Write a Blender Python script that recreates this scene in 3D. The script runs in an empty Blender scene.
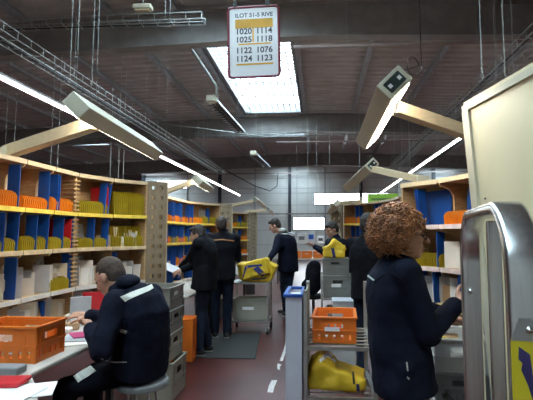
import bpy, bmesh, math, random
from mathutils import Vector, Matrix, Euler
from mathutils.bvhtree import BVHTree

S = bpy.context.scene
C = S.collection
V = Vector
PI = math.pi
Rd = math.radians
rnd = random.Random(11)

# ------------------------------------------------------------------ camera
F, CX, CY = 440.0, 287.5, 200.0            # pixels in the 533 x 400 frame
YAW, PITCH, CAMH = Rd(4.2), Rd(4.55), 1.5
cd = bpy.data.cameras.new('camera')
cd.sensor_width = 36.0
cd.lens = F / 533.0 * 36.0
cd.shift_x = -(CX - 266.5) / 533.0
cd.clip_start = 0.05
cam = bpy.data.objects.new('camera', cd)
C.objects.link(cam)
cam.location = (0, 0, CAMH)
cam.rotation_euler = (PI / 2 + PITCH, 0, YAW)
S.camera = cam
CR = Euler((PI / 2 + PITCH, 0, YAW)).to_matrix()
CO = V((0, 0, CAMH))


def ray(px, py):
    return (CR @ V(((px - CX) / F, -(py - CY) / F, -1.0)))


def at(px, py, Y):
    d = ray(px, py)
    return CO + d * (Y / d.y)


def atz(px, py, z):
    d = ray(px, py)
    return CO + d * ((z - CAMH) / d.z)


# ------------------------------------------------------------------ sky, exposure
w = bpy.data.worlds.new('sky')
S.world = w
w.use_nodes = True
nt = w.node_tree
nt.nodes.clear()
out = nt.nodes.new('ShaderNodeOutputWorld')
bg = nt.nodes.new('ShaderNodeBackground')
tc = nt.nodes.new('ShaderNodeTexCoord')
nz = nt.nodes.new('ShaderNodeTexNoise')
nz.inputs['Scale'].default_value = 7.0
nz.inputs['Detail'].default_value = 5.0
rp = nt.nodes.new('ShaderNodeValToRGB')
rp.color_ramp.elements[0].position = 0.38
rp.color_ramp.elements[0].color = (0.68, 0.83, 1.0, 1)
rp.color_ramp.elements[1].position = 0.58
rp.color_ramp.elements[1].color = (1.0, 0.955, 0.88, 1)
nt.links.new(tc.outputs['Generated'], nz.inputs['Vector'])
nt.links.new(nz.outputs['Fac'], rp.inputs['Fac'])
nt.links.new(rp.outputs['Color'], bg.inputs['Color'])
nt.links.new(bg.outputs['Background'], out.inputs['Surface'])
SKY = 24.0
bg.inputs['Strength'].default_value = SKY

S.view_settings.view_transform = 'Standard'
S.view_settings.look = 'None'
S.view_settings.gamma = 1.0
S.view_settings.use_curve_mapping = False
S.view_settings.exposure = -0.1
S.cycles.use_denoising = True
S.cycles.max_bounces = 8
S.cycles.sample_clamp_indirect = 6.0
TUBE_E, LAMP_E = 22.0, 30.0


def portal(name, loc, rot, sx, sy):
    ld = bpy.data.lights.new(name, 'AREA')
    ld.shape = 'RECTANGLE'
    ld.size, ld.size_y = sx, sy
    ld.cycles.is_portal = True
    o = bpy.data.objects.new(name, ld)
    C.objects.link(o)
    o.location = loc
    o.rotation_euler = rot


# skylight strip and window openings let the sky in
SKYX = [(-2.6, -.6), (-11.2, -9.2), (6.0, 8.0)]       # first strip is in view; the outer two are unseen, added for more daylight
SKYS = [[(-3.6, 7.2), (8.5, 15.1), (16.2, 18.8), (23.7, 26.6)], [(8.5, 11.5), (16.2, 18.6), (23.7, 26.6)], [(8.5, 12.5), (16.2, 18.6), (23.7, 26.6)]]  # bays beyond the second beam are hidden, added to brighten the back wall
for (xa, xb), SK in zip(SKYX, SKYS):
    for y0, y1 in SK:
        portal('skylight_portal', ((xa + xb) / 2, (y0 + y1) / 2, 6.14), (0, 0, 0), 2.0, y1 - y0)

# ------------------------------------------------------------------ materials
MATS = {}
WORK = bpy.data.scenes.new('work')       # scratch scene for remeshing, removed at the end


def mat(name, col, rough=0.6, metal=0.0, var=0.12, scale=8.0, bump=0.0, bscale=60.0, spec=0.5, stretch=None, emis=0.0, coat=0.0):
    if name in MATS:
        return MATS[name]
    m = bpy.data.materials.new(name)
    m.use_nodes = True
    n = m.node_tree
    b = n.nodes['Principled BSDF']
    b.inputs['Roughness'].default_value = rough
    b.inputs['Metallic'].default_value = metal
    b.inputs['Specular IOR Level'].default_value = spec
    b.inputs['Coat Weight'].default_value = coat
    t = n.nodes.new('ShaderNodeTexCoord')
    src = t.outputs['Object']
    if stretch:
        mp = n.nodes.new('ShaderNodeMapping')
        mp.inputs['Scale'].default_value = stretch
        n.links.new(src, mp.inputs['Vector'])
        src = mp.outputs['Vector']
    z = n.nodes.new('ShaderNodeTexNoise')
    z.inputs['Scale'].default_value = scale
    z.inputs['Detail'].default_value = 4.0
    n.links.new(src, z.inputs['Vector'])
    r = n.nodes.new('ShaderNodeValToRGB')
    r.color_ramp.elements[0].position = 0.3
    r.color_ramp.elements[1].position = 0.7
    r.color_ramp.elements[0].color = (*[c * (1 - var) for c in col], 1)
    r.color_ramp.elements[1].color = (*[min(1, c * (1 + var)) for c in col], 1)
    n.links.new(z.outputs['Fac'], r.inputs['Fac'])
    n.links.new(r.outputs['Color'], b.inputs['Base Color'])
    if bump:
        z2 = n.nodes.new('ShaderNodeTexNoise')
        z2.inputs['Scale'].default_value = bscale
        n.links.new(src, z2.inputs['Vector'])
        bp = n.nodes.new('ShaderNodeBump')
        bp.inputs['Strength'].default_value = bump
        bp.inputs['Distance'].default_value = 0.01
        n.links.new(z2.outputs['Fac'], bp.inputs['Height'])
        n.links.new(bp.outputs['Normal'], b.inputs['Normal'])
    if emis:
        b.inputs['Emission Color'].default_value = (*col, 1)
        b.inputs['Emission Strength'].default_value = emis
    MATS[name] = m
    return m


def glass_mat(name, tint, gloss=0.06):
    m = bpy.data.materials.new(name)
    m.use_nodes = True
    n = m.node_tree
    n.nodes.remove(n.nodes['Principled BSDF'])
    t = n.nodes.new('ShaderNodeBsdfTransparent')
    t.inputs['Color'].default_value = (*tint, 1)
    g = n.nodes.new('ShaderNodeBsdfGlossy')
    g.inputs['Roughness'].default_value = 0.05
    x = n.nodes.new('ShaderNodeMixShader')
    x.inputs['Fac'].default_value = gloss
    n.links.new(t.outputs[0], x.inputs[1])
    n.links.new(g.outputs[0], x.inputs[2])
    n.links.new(x.outputs[0], n.nodes['Material Output'].inputs['Surface'])
    return m


M = dict(
    floor=mat('red_epoxy_floor', (0.070, 0.016, 0.014), 0.34, var=0.25, scale=1.6, bump=0.03, bscale=90),
    tape=mat('white_tape', (0.55, 0.52, 0.5), 0.6, var=0.3, scale=30),
    rubber=mat('grey_rubber', (0.028, 0.030, 0.030), 0.9, var=0.2, scale=50, bump=0.3, bscale=200),
    deck=mat('brown_roof_deck', (0.58, 0.54, 0.52), 0.7, var=0.1, scale=2),
    beam=mat('dark_steel_beam', (0.28, 0.262, 0.25), 0.6, var=0.15, scale=4),
    purlin=mat('galvanised_purlin', (0.40, 0.42, 0.45), 0.5, 0.0, var=0.15, scale=6),
    galv=mat('galvanised_wire', (0.40, 0.42, 0.40), 0.4, 0.5, var=0.15, scale=20),
    wallp=mat('pale_grey_cladding', (0.76, 0.73, 0.69), 0.6, var=0.06, scale=1.2),
    wallb=mat('grey_wall_core', (0.45, 0.43, 0.41), 0.8, var=0.08, scale=2),
    column=mat('dark_column', (0.05, 0.052, 0.06), 0.55, var=0.1),
    frame=mat('grey_window_frame', (0.3, 0.31, 0.32), 0.5, var=0.05),
    wood=mat('pale_beech', (0.50, 0.335, 0.175), 0.5, var=0.22, scale=3.0, stretch=(4, 4, 30), bump=0.04),
    woodh=mat('beech_boards', (0.52, 0.355, 0.19), 0.5, var=0.2, scale=3.0, stretch=(25, 2, 20)),
    woodp=mat('weathered_pale_wood', (0.25, 0.195, 0.13), 0.6, var=0.15, scale=5, stretch=(10, 10, 2)),
    cream=mat('cream_painted_metal', (0.80, 0.71, 0.47), 0.4, var=0.04, scale=3),
    creaml=mat('cream_lamp_body', (0.62, 0.58, 0.44), 0.4, var=0.05, scale=4),
    arm=mat('cream_wood_arm', (0.62, 0.50, 0.32), 0.5, var=0.08, scale=4, stretch=(3, 20, 20)),
    ystrip=mat('yellow_label_strip', (0.80, 0.62, 0.10), 0.45, var=0.15, scale=14),
    wstrip=mat('white_label_strip', (0.72, 0.70, 0.66), 0.45, var=0.12, scale=14),
    bstrip=mat('beige_label_strip', (0.66, 0.52, 0.33), 0.45, var=0.2, scale=14),
    pstrip=mat('pink_white_label_strip', (0.75, 0.62, 0.60), 0.45, var=0.2, scale=10),
    orange=mat('orange_plastic', (0.72, 0.17, 0.015), 0.45, var=0.12, scale=6),
    comb_o=mat('orange_comb_plastic', (0.80, 0.25, 0.015), 0.4, var=0.1, scale=6),
    comb_y=mat('olive_yellow_comb_plastic', (0.44, 0.34, 0.02), 0.4, var=0.12, scale=6),
    blue=mat('blue_plastic', (0.008, 0.075, 0.36), 0.4, var=0.12, scale=4),
    greyplate=mat('grey_card', (0.52, 0.52, 0.50), 0.6, var=0.12, scale=7),
    dot=mat('dark_dot', (0.10, 0.10, 0.10), 0.7),
    greycrate=mat('grey_crate_plastic', (0.23, 0.23, 0.21), 0.5, var=0.08, scale=6),
    beigecrate=mat('beige_crate_plastic', (0.33, 0.31, 0.25), 0.5, var=0.08, scale=6),
    paper=mat('white_paper', (0.86, 0.85, 0.83), 0.7, var=0.05, scale=10),
    paper2=mat('cream_paper', (0.66, 0.60, 0.48), 0.7, var=0.08, scale=10),
    paper3=mat('grey_paper', (0.50, 0.52, 0.56), 0.7, var=0.08, scale=10),
    kraft=mat('kraft_paper', (0.45, 0.30, 0.17), 0.7, var=0.1, scale=10),
    red=mat('red_card', (0.55, 0.015, 0.025), 0.45, var=0.1, scale=5),
    pink=mat('magenta_card', (0.55, 0.06, 0.2), 0.5, var=0.1),
    laminate=mat('grey_white_laminate', (0.52, 0.50, 0.46), 0.4, var=0.06, scale=8),
    legm=mat('dark_grey_metal', (0.10, 0.10, 0.11), 0.45, 0.6),
    steel=mat('brushed_steel', (0.80, 0.80, 0.78), 0.27, 1.0, var=0.12, scale=6, stretch=(20, 20, 1)),
    tubem=mat('grey_tube_steel', (0.50, 0.50, 0.47), 0.38, 0.8, var=0.1, scale=10),
    navy=mat('navy_jacket_cloth', (0.0105, 0.0135, 0.030), 0.85, var=0.25, scale=10, bump=0.5, bscale=22),
    navyb=mat('navy_back_panel_cloth', (0.009, 0.016, 0.045), 0.85, var=0.2, scale=10, bump=0.5, bscale=20),
    blackc=mat('black_cloth', (0.010, 0.011, 0.016), 0.85, var=0.25, scale=10, bump=0.5, bscale=22),
    jeans=mat('dark_denim', (0.020, 0.030, 0.055), 0.9, var=0.3, scale=14, bump=0.4, bscale=60),
    trous=mat('dark_navy_trousers', (0.010, 0.012, 0.022), 0.9, var=0.2, scale=14, bump=0.4, bscale=24),
    reflect=mat('silver_reflective_tape', (0.60, 0.62, 0.56), 0.45, var=0.05, scale=20),
    piping=mat('pale_piping', (0.45, 0.45, 0.40), 0.5),
    orangel=mat('orange_thread', (0.35, 0.14, 0.04), 0.6),
    skin=mat('skin', (0.50, 0.27, 0.185), 0.5, var=0.08, scale=12),
    lip=mat('lip', (0.38, 0.13, 0.11), 0.45),
    eye=mat('eye', (0.03, 0.025, 0.02), 0.2),
    curls=mat('auburn_hair', (0.30, 0.115, 0.04), 0.45, var=0.5, scale=25),
    brownh=mat('dark_brown_hair', (0.024, 0.016, 0.012), 0.6, var=0.3, scale=30, bump=0.6, bscale=120),
    cropped=mat('cropped_brown_hair', (0.055, 0.038, 0.028), 0.7, var=0.3, scale=50, bump=0.6, bscale=160),
    shoe=mat('black_shoe', (0.02, 0.02, 0.022), 0.5),
    sole=mat('pale_sole', (0.4, 0.4, 0.4), 0.6),
    yellow=mat('yellow_bag_cloth', (0.72, 0.47, 0.02), 0.6, var=0.15, scale=6, bump=0.5, bscale=14),
    yelp=mat('yellow_sticker', (0.80, 0.66, 0.03), 0.35, var=0.04),
    purple=mat('dark_purple_print', (0.055, 0.04, 0.16), 0.4),
    dkblue=mat('dark_blue_strap', (0.02, 0.03, 0.16), 0.6),
    black=mat('black_plastic', (0.012, 0.012, 0.013), 0.4),
    signw=mat('sign_sheet', (0.92, 0.92, 0.92), 0.2, var=0.01, spec=0.6),
    signr=mat('dark_red_sign_frame', (0.26, 0.035, 0.06), 0.4),
    signo=mat('amber_print', (0.80, 0.42, 0.02), 0.4),
    ink=mat('grey_ink', (0.07, 0.075, 0.085), 0.5),
    lime=mat('lime_green_board', (0.36, 0.72, 0.08), 0.5, var=0.06, scale=4),
    dkgreen=mat('dark_green_ink', (0.12, 0.3, 0.06), 0.5),
    plate=mat('dark_green_plate', (0.025, 0.045, 0.04), 0.3, var=0.5, scale=25),
    stoolp=mat('grey_stool_pad', (0.23, 0.245, 0.25), 0.5, var=0.1),
    greenp=mat('pale_green_panel', (0.38, 0.42, 0.36), 0.4, var=0.06),
    bin=mat('white_bin_plastic', (0.62, 0.62, 0.68), 0.25, var=0.04),
    pipe=mat('pinkish_pipe', (0.32, 0.25, 0.23), 0.5, var=0.1),
    heat=mat('heater_grille', (0.045, 0.035, 0.035), 0.5, 0.3),
    glassd=mat('window_blind_white', (0.8, 0.8, 0.8), 0.5),
    tube=mat('lit_tube', (1.0, 0.96, 0.90), 0.5, emis=TUBE_E, var=0.0),
    lampe=mat('lit_diffuser', (1.0, 0.90, 0.74), 0.5, emis=LAMP_E, var=0.0),
)
for k_ in ('navy', 'navyb', 'blackc', 'jeans', 'trous'):
    M[k_].node_tree.nodes['Principled BSDF'].inputs['Specular IOR Level'].default_value = 0.12
    for e_ in M[k_].node_tree.nodes['Color Ramp'].color_ramp.elements:
        e_.color = (*[c_ * 0.72 for c_ in e_.color[:3]], 1)
M['glass'] = glass_mat('clear_window_glass', (0.95, 0.97, 0.98))
M['skyg'] = glass_mat('skylight_sheet', (0.80, 0.90, 0.95))

# ------------------------------------------------------------------ helpers


def wm(o):
    m = o.matrix_basis.copy()
    if o.parent:
        m = wm(o.parent) @ o.matrix_parent_inverse @ m
    return m


class MB:
    def __init__(s):
        s.v, s.f = [], []

    def add(s, vs, fs):
        k = len(s.v)
        s.v += [V(p) for p in vs]
        s.f += [[i + k for i in f] for f in fs]
        return s

    def box(s, x0, x1, y0, y1, z0, z1):
        return s.add([(x0, y0, z0), (x1, y0, z0), (x1, y1, z0), (x0, y1, z0), (x0, y0, z1), (x1, y0, z1), (x1, y1, z1), (x0, y1, z1)],
                     [(3, 2, 1, 0), (4, 5, 6, 7), (0, 1, 5, 4), (1, 2, 6, 5), (2, 3, 7, 6), (3, 0, 4, 7)])

    def obox(s, c, ax, ay, az, sx, sy, sz):
        """oriented box; ax, ay, az unit axes"""
        c = V(c)
        vs = []
        for dz in (-.5, .5):
            for dx, dy in ((-.5, -.5), (.5, -.5), (.5, .5), (-.5, .5)):
                vs.append(c + ax * (dx * sx) + ay * (dy * sy) + az * (dz * sz))
        fs = [(3, 2, 1, 0), (4, 5, 6, 7), (0, 1, 5, 4), (1, 2, 6, 5), (2, 3, 7, 6), (3, 0, 4, 7)]
        if ax.cross(ay).dot(az) < 0:
            fs = [f[::-1] for f in fs]
        return s.add(vs, fs)

    def beam(s, a, b, w_, h_, up=V((0, 0, 1))):
        a, b = V(a), V(b)
        d = (b - a)
        L = d.length
        d.normalize()
        sd = d.cross(up)
        if sd.length < 1e-4:
            sd = V((1, 0, 0))
        sd.normalize()
        u = sd.cross(d)
        return s.obox((a + b) / 2, sd, d, u, w_, L, h_)

    def prism(s, poly, ext):
        """closed polygon (3-D points) pushed along ext"""
        poly = [V(p) for p in poly]
        ext = V(ext)
        n = len(poly)
        nr = V((0, 0, 0))
        for i in range(n):
            nr += poly[i].cross(poly[(i + 1) % n])
        flip = nr.dot(ext) > 0
        fs = [list(range(n)), [n + i for i in range(n)][::-1]]
        fs += [(i, i + n, (i + 1) % n + n, (i + 1) % n) for i in range(n)]
        if flip:
            fs = [list(f)[::-1] for f in fs]
        return s.add(poly + [p + ext for p in poly], fs)

    def tube(s, path, r, n=6, closed=False, caps=True, sect=None, up=None):
        path = [V(p) for p in path]
        N = len(path)
        rs = r if isinstance(r, (list, tuple)) else [r] * N
        rings = []
        prev = None
        for i, p in enumerate(path):
            if closed:
                t = path[(i + 1) % N] - path[i - 1]
            else:
                t = path[min(i + 1, N - 1)] - path[max(i - 1, 0)]
            if t.length < 1e-9:
                t = V((0, 0, 1))
            t.normalize()
            if up is not None:
                a = V(up) - t * t.dot(V(up))
            elif prev is None:
                a = V((0, 0, 1)) if abs(t.z) < 0.9 else V((1, 0, 0))
                a = a - t * t.dot(a)
            else:
                a = prev - t * t.dot(prev)
            a.normalize()
            prev = a
            b = t.cross(a)
            if sect:
                rings.append([p + a * q[0] + b * q[1] for q in sect])
            else:
                rings.append([p + (a * math.cos(2 * PI * k / n) + b * math.sin(2 * PI * k / n)) * rs[i] for k in range(n)])
        m = len(rings[0])
        vs = [q for rg in rings for q in rg]
        fs = []
        for i in range(N if closed else N - 1):
            j = (i + 1) % N
            for k in range(m):
                fs.append((i * m + k, i * m + (k + 1) % m, j * m + (k + 1) % m, j * m + k))
        if caps and not closed:
            fs.append(list(range(m))[::-1])
            fs.append([(N - 1) * m + k for k in range(m)])
        return s.add(vs, fs)

    def cyl(s, a, b, r, n=12):
        return s.tube([a, b], r, n)

    def ell(s, c, rad, ax=None, nu=14, nv=9):
        c = V(c)
        ax = ax or (V((1, 0, 0)), V((0, 1, 0)), V((0, 0, 1)))
        if not isinstance(rad, (tuple, list)):
            rad = (rad,) * 3
        vs, fs = [], []
        for j in range(1, nv):
            th = PI * j / nv
            for i in range(nu):
                ph = 2 * PI * i / nu
                q = (math.sin(th) * math.cos(ph), math.sin(th) * math.sin(ph), math.cos(th))
                vs.append(c + ax[0] * q[0] * rad[0] + ax[1] * q[1] * rad[1] + ax[2] * q[2] * rad[2])
        vs.append(c + ax[2] * rad[2])
        vs.append(c - ax[2] * rad[2])
        t_, b_ = len(vs) - 2, len(vs) - 1
        for j in range(nv - 2):
            for i in range(nu):
                fs.append((j * nu + i, (j + 1) * nu + i, (j + 1) * nu + (i + 1) % nu, j * nu + (i + 1) % nu))
        for i in range(nu):
            fs.append((t_, i, (i + 1) % nu))
            fs.append((b_, (nv - 2) * nu + (i + 1) % nu, (nv - 2) * nu + i))
        if ax[0].cross(ax[1]).dot(ax[2]) < 0:
            fs = [f[::-1] for f in fs]
        return s.add(vs, fs)

    def cap(s, a, b, ra, rb=None, n=12):
        """tapered capsule"""
        rb = ra if rb is None else rb
        a, b = V(a), V(b)
        s.ell(a, ra, nu=n, nv=8)
        s.ell(b, rb, nu=n, nv=8)
        s.tube([a, b], [ra, rb], n)
        return s

    def loft(s, rings):
        """rings: (centre, side axis, depth axis, half side, half depth)"""
        n = 20
        vs, fs = [], []
        for c, a, b, ra, rb in rings:
            for k in range(n):
                t = 2 * PI * k / n
                ct, st = math.cos(t), math.sin(t)
                e = 0.8
                vs.append(V(c) + a * (ra * math.copysign(abs(ct) ** e, ct)) + b * (rb * math.copysign(abs(st) ** e, st)))
        for i in range(len(rings) - 1):
            for k in range(n):
                fs.append((i * n + k, i * n + (k + 1) % n, (i + 1) * n + (k + 1) % n, (i + 1) * n + k))
        fs.append(list(range(n))[::-1])
        fs.append([(len(rings) - 1) * n + k for k in range(n)])
        return s.add(vs, fs)

    def mesh(s, name, smooth=False):
        me = bpy.data.meshes.new(name)
        me.from_pydata([tuple(p) for p in s.v], [], s.f)
        me.update()
        if smooth:
            me.polygons.foreach_set('use_smooth', [True] * len(me.polygons))
        return me

    def build(s, name, m, parent=None, smooth=False, bevel=0.0, fix=False):
        me = s.mesh(name, smooth)
        if fix:
            b = bmesh.new()
            b.from_mesh(me)
            bmesh.ops.recalc_face_normals(b, faces=b.faces)
            b.to_mesh(me)
            b.free()
        return link(name, me, m, parent, bevel)


def link(name, me, m, parent=None, bevel=0.0):
    o = bpy.data.objects.new(name, me)
    if m is not None and len(me.materials) == 0:
        me.materials.append(M[m] if isinstance(m, str) else m)
    C.objects.link(o)
    if parent:
        o.parent = parent
        o.matrix_parent_inverse = wm(parent).inverted()
    if bevel:
        md = o.modifiers.new('bevel', 'BEVEL')
        md.width = bevel
        md.segments = 2
        md.limit_method = 'ANGLE'
    return o


def tag(o, label, cat, group=None, kind=None):
    if label:
        o['label'] = label
    if cat:
        o['category'] = cat
    if group:
        o['group'] = group
    if kind:
        o['kind'] = kind
    return o


def thing(name, label, cat, loc, group=None):
    o = bpy.data.objects.new(name, None)
    o.empty_display_size = 0.05
    C.objects.link(o)
    o.location = loc
    return tag(o, label, cat, group)


def struct(o):
    o['kind'] = 'structure'
    return o


def copy_tree(o, off=None, parent=None):
    c = o.copy()
    C.objects.link(c)
    c.parent = parent
    if parent:
        c.matrix_parent_inverse = o.matrix_parent_inverse.copy()
    for ch in list(o.children):
        copy_tree(ch, None, c)
    if off:
        c.location = V(c.location) + V(off)
    return c


def work_graph():
    with bpy.context.temp_override(scene=WORK, view_layer=WORK.view_layers[0]):
        dg = bpy.context.evaluated_depsgraph_get()
    dg.update()
    return dg


def apply_remesh(mb, name, m, parent, voxel, smooth=3, noise=0.0, nscale=9.0):
    me = mb.mesh('tmp')
    o = bpy.data.objects.new('tmp', me)
    WORK.collection.objects.link(o)
    md = o.modifiers.new('r', 'REMESH')
    md.mode = 'VOXEL'
    md.voxel_size = voxel
    md.use_smooth_shade = True
    if smooth:
        sm = o.modifiers.new('s', 'SMOOTH')
        sm.iterations = smooth
        sm.factor = 0.5
    dg = work_graph()
    nm = bpy.data.meshes.new_from_object(o.evaluated_get(dg), depsgraph=dg)
    bpy.data.objects.remove(o)
    bpy.data.meshes.remove(me)
    nm.name = name
    if noise:
        from mathutils import noise as nz_
        nm.update()
        nrm = [v.normal.copy() for v in nm.vertices]
        for v, q in zip(nm.vertices, nrm):
            n_ = nz_.noise(v.co * nscale) + 0.5 * nz_.noise(v.co * nscale * 2.3)
            v.co += q * (n_ * noise)
    nm.polygons.foreach_set('use_smooth', [True] * len(nm.polygons))
    nm.materials.clear()
    return link(name, nm, m, parent)


def bvh(o):
    me = o.data
    return BVHTree.FromPolygons([v.co.copy() for v in me.vertices], [tuple(p.vertices) for p in me.polygons])


def ribbon_on(tree, edge_a, edge_b, name, m, parent, n=14, off=0.004):
    """strip of cloth laid on a surface between two pixel lines, each ((x,y),(x,y))"""
    vs, fs = [], []
    for i in range(n):
        t = i / (n - 1)
        for e in (edge_a, edge_b):
            k = t * (len(e) - 1)
            j = min(int(k), len(e) - 2)
            x = e[j][0] + (e[j + 1][0] - e[j][0]) * (k - j)
            y = e[j][1] + (e[j + 1][1] - e[j][1]) * (k - j)
            d = ray(x, y).normalized()
            h, nr, _, _ = tree.ray_cast(CO, d)
            if h is None:
                vs.append(None)
                continue
            if nr.dot(d) > 0:
                nr = -nr
            vs.append(h + nr * off)
    good = [i for i in range(n) if vs[2 * i] is not None and vs[2 * i + 1] is not None]
    if len(good) < 2:
        return None
    mb = MB()
    for a_, b_ in zip(good[:-1], good[1:]):
        q = [vs[2 * a_], vs[2 * a_ + 1], vs[2 * b_ + 1], vs[2 * b_]]
        nrm = (q[1] - q[0]).cross(q[2] - q[0])
        if nrm.length < 1e-9:
            continue
        nrm.normalize()
        if nrm.dot(CO - q[0]) < 0:
            nrm = -nrm
        mb.prism(q, -nrm * 0.003)
    return mb.build(name, m, parent)

# ================================================================== the hall
X0, X1, Y0, YB, YF = -22.0, 14.0, -5.0, 27.0, 40.0
floor = struct(MB().box(X0, X1, Y0, YF, -0.1, 0).build('floor', 'floor'))
# worn tape dashes on the floor
for (xa, ya, xb, yb, wd) in ((287.5, 341, 281.5, 361, .045), (280, 364, 278, 370, .04), (275, 380, 270, 393, .05), (290, 326, 289, 329, .04), (289.5, 334, 288.5, 337, .04)):
    a, b = atz(xa, ya, 0), atz(xb, yb, 0)
    d = (b - a).normalized()
    sd = V((-d.y, d.x, 0)) * wd / 2
    j = lambda: V((rnd.uniform(-.012, .012), rnd.uniform(-.02, .02), 0))
    MB().prism([a - sd + j(), (a + b) / 2 - sd * 1.1 + j(), b - sd + j(), b + sd + j(), (a + b) / 2 + sd * .8 + j(), a + sd + j()], (0, 0, 0.0015)).build('tape_mark', 'tape', floor, fix=True)

zr = lambda x: 5.98 - 0.035 * abs(x)        # underside of the roof deck


def deck(mb, x0, x1, y0, y1):
    p = 0.30
    y = y0
    pr = []
    while y < y1 - 1e-6:
        for dy, dz in ((0, 0), (.10, 0), (.13, .05), (.27, .05)):
            if y + dy <= y1:
                pr.append((y + dy, dz))
        y += p
    pr.append((y1, 0))
    vs = []
    for yy, dz in pr:
        vs += [(x0, yy, zr(x0) + dz), (x1, yy, zr(x1) + dz)]
    mb.add(vs, [(2 * i, 2 * i + 1, 2 * i + 3, 2 * i + 2) for i in range(len(pr) - 1)])


mb = MB()
m2 = MB()
edges = [X0, -11.2, -9.2, -2.6, -.6, 0, 6, 8, X1]
for xa, xb in zip(edges[:-1], edges[1:]):
    SK = SKYS[SKYX.index((xa, xb))] if (xa, xb) in SKYX else []
    yy = Y0
    ye = YF if xb <= -11 else YB + .2
    for a, b in SK + [(ye, None)]:
        deck(mb, xa, xb, yy, a)
        m2.box(xa, xb, yy, a, 6.06, 6.12)      # outer sheet, so that no daylight leaks
        yy = b
ceiling = struct(mb.build('ceiling', 'deck'))
m2.build('roof_sheet', 'deck', ceiling)
BY = (0.4, 8.0, 15.6, 23.2)
for y in BY:
    b = MB()
    for xa, xb in ((X0, 0), (0, X1)):
        za, zb = zr(xa) - .13, zr(xb) - .13
        for w_, zo, h_ in ((.24, 0, .025), (.014, -.025, .61), (.24, -.635, .025)):
            b.prism([(xa, y - w_ / 2, za + zo), (xb, y - w_ / 2, zb + zo), (xb, y - w_ / 2, zb + zo - h_), (xa, y - w_ / 2, za + zo - h_)], (0, w_, 0))
    b.build('roof_beam', 'beam', ceiling, fix=True)
for x in (-16.5, -14.6, -12.8, -11, -9.2, -7.5, -5.75, -4, -2.75, -.5, 1.19, 2.9, 4.6, 6.4, 8.2, 10):
    z = zr(x)
    b = MB()
    b.box(x - .065, x + .065, 0, 26.9, z - .13, z - .12).box(x - .004, x + .004, 0, 26.9, z - .12, z - .01).box(x - .045, x + .045, 0, 26.9, z - .012, z - .002)
    b.build('purlin', 'purlin', ceiling)
# skylights, those in view and the added unseen ones: frame, sheet and security mesh
for (xa, xb), SK in zip(SKYX, SKYS):
    zl = min(zr(xa), zr(xb)) - .02
    for y0, y1 in SK:
        fr = MB().box(xa - .02, xa + .04, y0, y1, zl - .1, 6.1).box(xb - .04, xb + .02, y0, y1, zl - .1, 6.1).box(xa, xb, y0, y0 + .06, zl - .1, 6.1).box(xa, xb, y1 - .06, y1, zl - .1, 6.1)
        for k in range(int((y1 - y0) / 1.1)):
            fr.box(xa, xb, y0 + 1.1 * (k + 1), y0 + 1.1 * (k + 1) + .035, 6.05, 6.1)
        sk = fr.build('skylight_frame', 'frame', ceiling)
        MB().box(xa, xb, y0, y1, 6.105, 6.11).build('skylight_sheet', 'skyg', sk)
        if xa < -3 or xa > 0:
            continue
        g = MB()
        for k in range(11):
            x = xa + 2 * k / 10
            g.beam((x, y0, zl), (x, y1, zl), .022, .022)
        n = int((y1 - y0) / .22)
        for k in range(n + 1):
            y = y0 + (y1 - y0) * k / n
            g.beam((xa, y, zl + .006), (xb, y, zl + .006), .028, .028)
        g.build('security_mesh', 'beam', sk)['kind'] = 'stuff'

# back wall: core, cladding panels, columns, windows
rows = [0.0, .9, 1.8, 2.6, 3.34, 4.08, 4.38, 5.0, 6.1]
XC = -11.2
wins = [(-10.3, -8.3, 4.38, 5.0), (-.37, 4.2, 3.34, 4.08), (-1.66, .3, 1.8, 2.6)]


def cut(x0, x1, z0, z1):
    """x intervals of a row that no window takes"""
    iv = [(x0, x1)]
    for a, b, c, d in wins:
        if c < z1 - 1e-3 and d > z0 + 1e-3:
            nv = []
            for p, q in iv:
                if b <= p or a >= q:
                    nv.append((p, q))
                else:
                    if a > p:
                        nv.append((p, a))
                    if b < q:
                        nv.append((b, q))
            iv = nv
    return [(p, q) for p, q in iv if q - p > .02]


core = MB()
for z0, z1 in zip(rows[:-1], rows[1:]):
    for p, q in cut(XC, X1, z0, z1):
        core.box(p, q, YB + .04, YB + .2, z0, z1)
wall_back = struct(core.build('wall_back', 'wallb'))
cols = [-11.1, -6.2, -1.84, 2.5, 6.85, 11.2]
for z0, z1 in zip(rows[:-1], rows[1:]):
    for c0, c1 in zip(cols, cols[1:] + [X1]):
        for p, q in cut(c0 + .02, c1 - .02, z0, z1):
            MB().box(p + .012, q - .012, YB, YB + .045, z0 + .014, z1 - .014).build('panel', 'wallp', wall_back)
for i, c in enumerate(cols):
    w_ = .17
    b = MB().box(c - w_ / 2, c + w_ / 2, YB - .22, YB - .205, 0, 5.9).box(c - .006, c + .006, YB - .205, YB - .015, 0, 5.9).box(c - w_ / 2, c + w_ / 2, YB - .015, YB - .002, 0, 5.9)
    b.build('column', 'column', wall_back)
for x in (-8.3, -4, .33, 4.7):
    MB().box(x - .03, x + .03, YB - .05, YB - .003, 0, 5.7).build('cladding_rail', 'frame', wall_back)
for z in (5.25, 2.75):
    MB().box(XC, X1, YB - .3, YB - .24, z, z + .07).build('wall_rail', 'pipe', wall_back)
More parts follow.
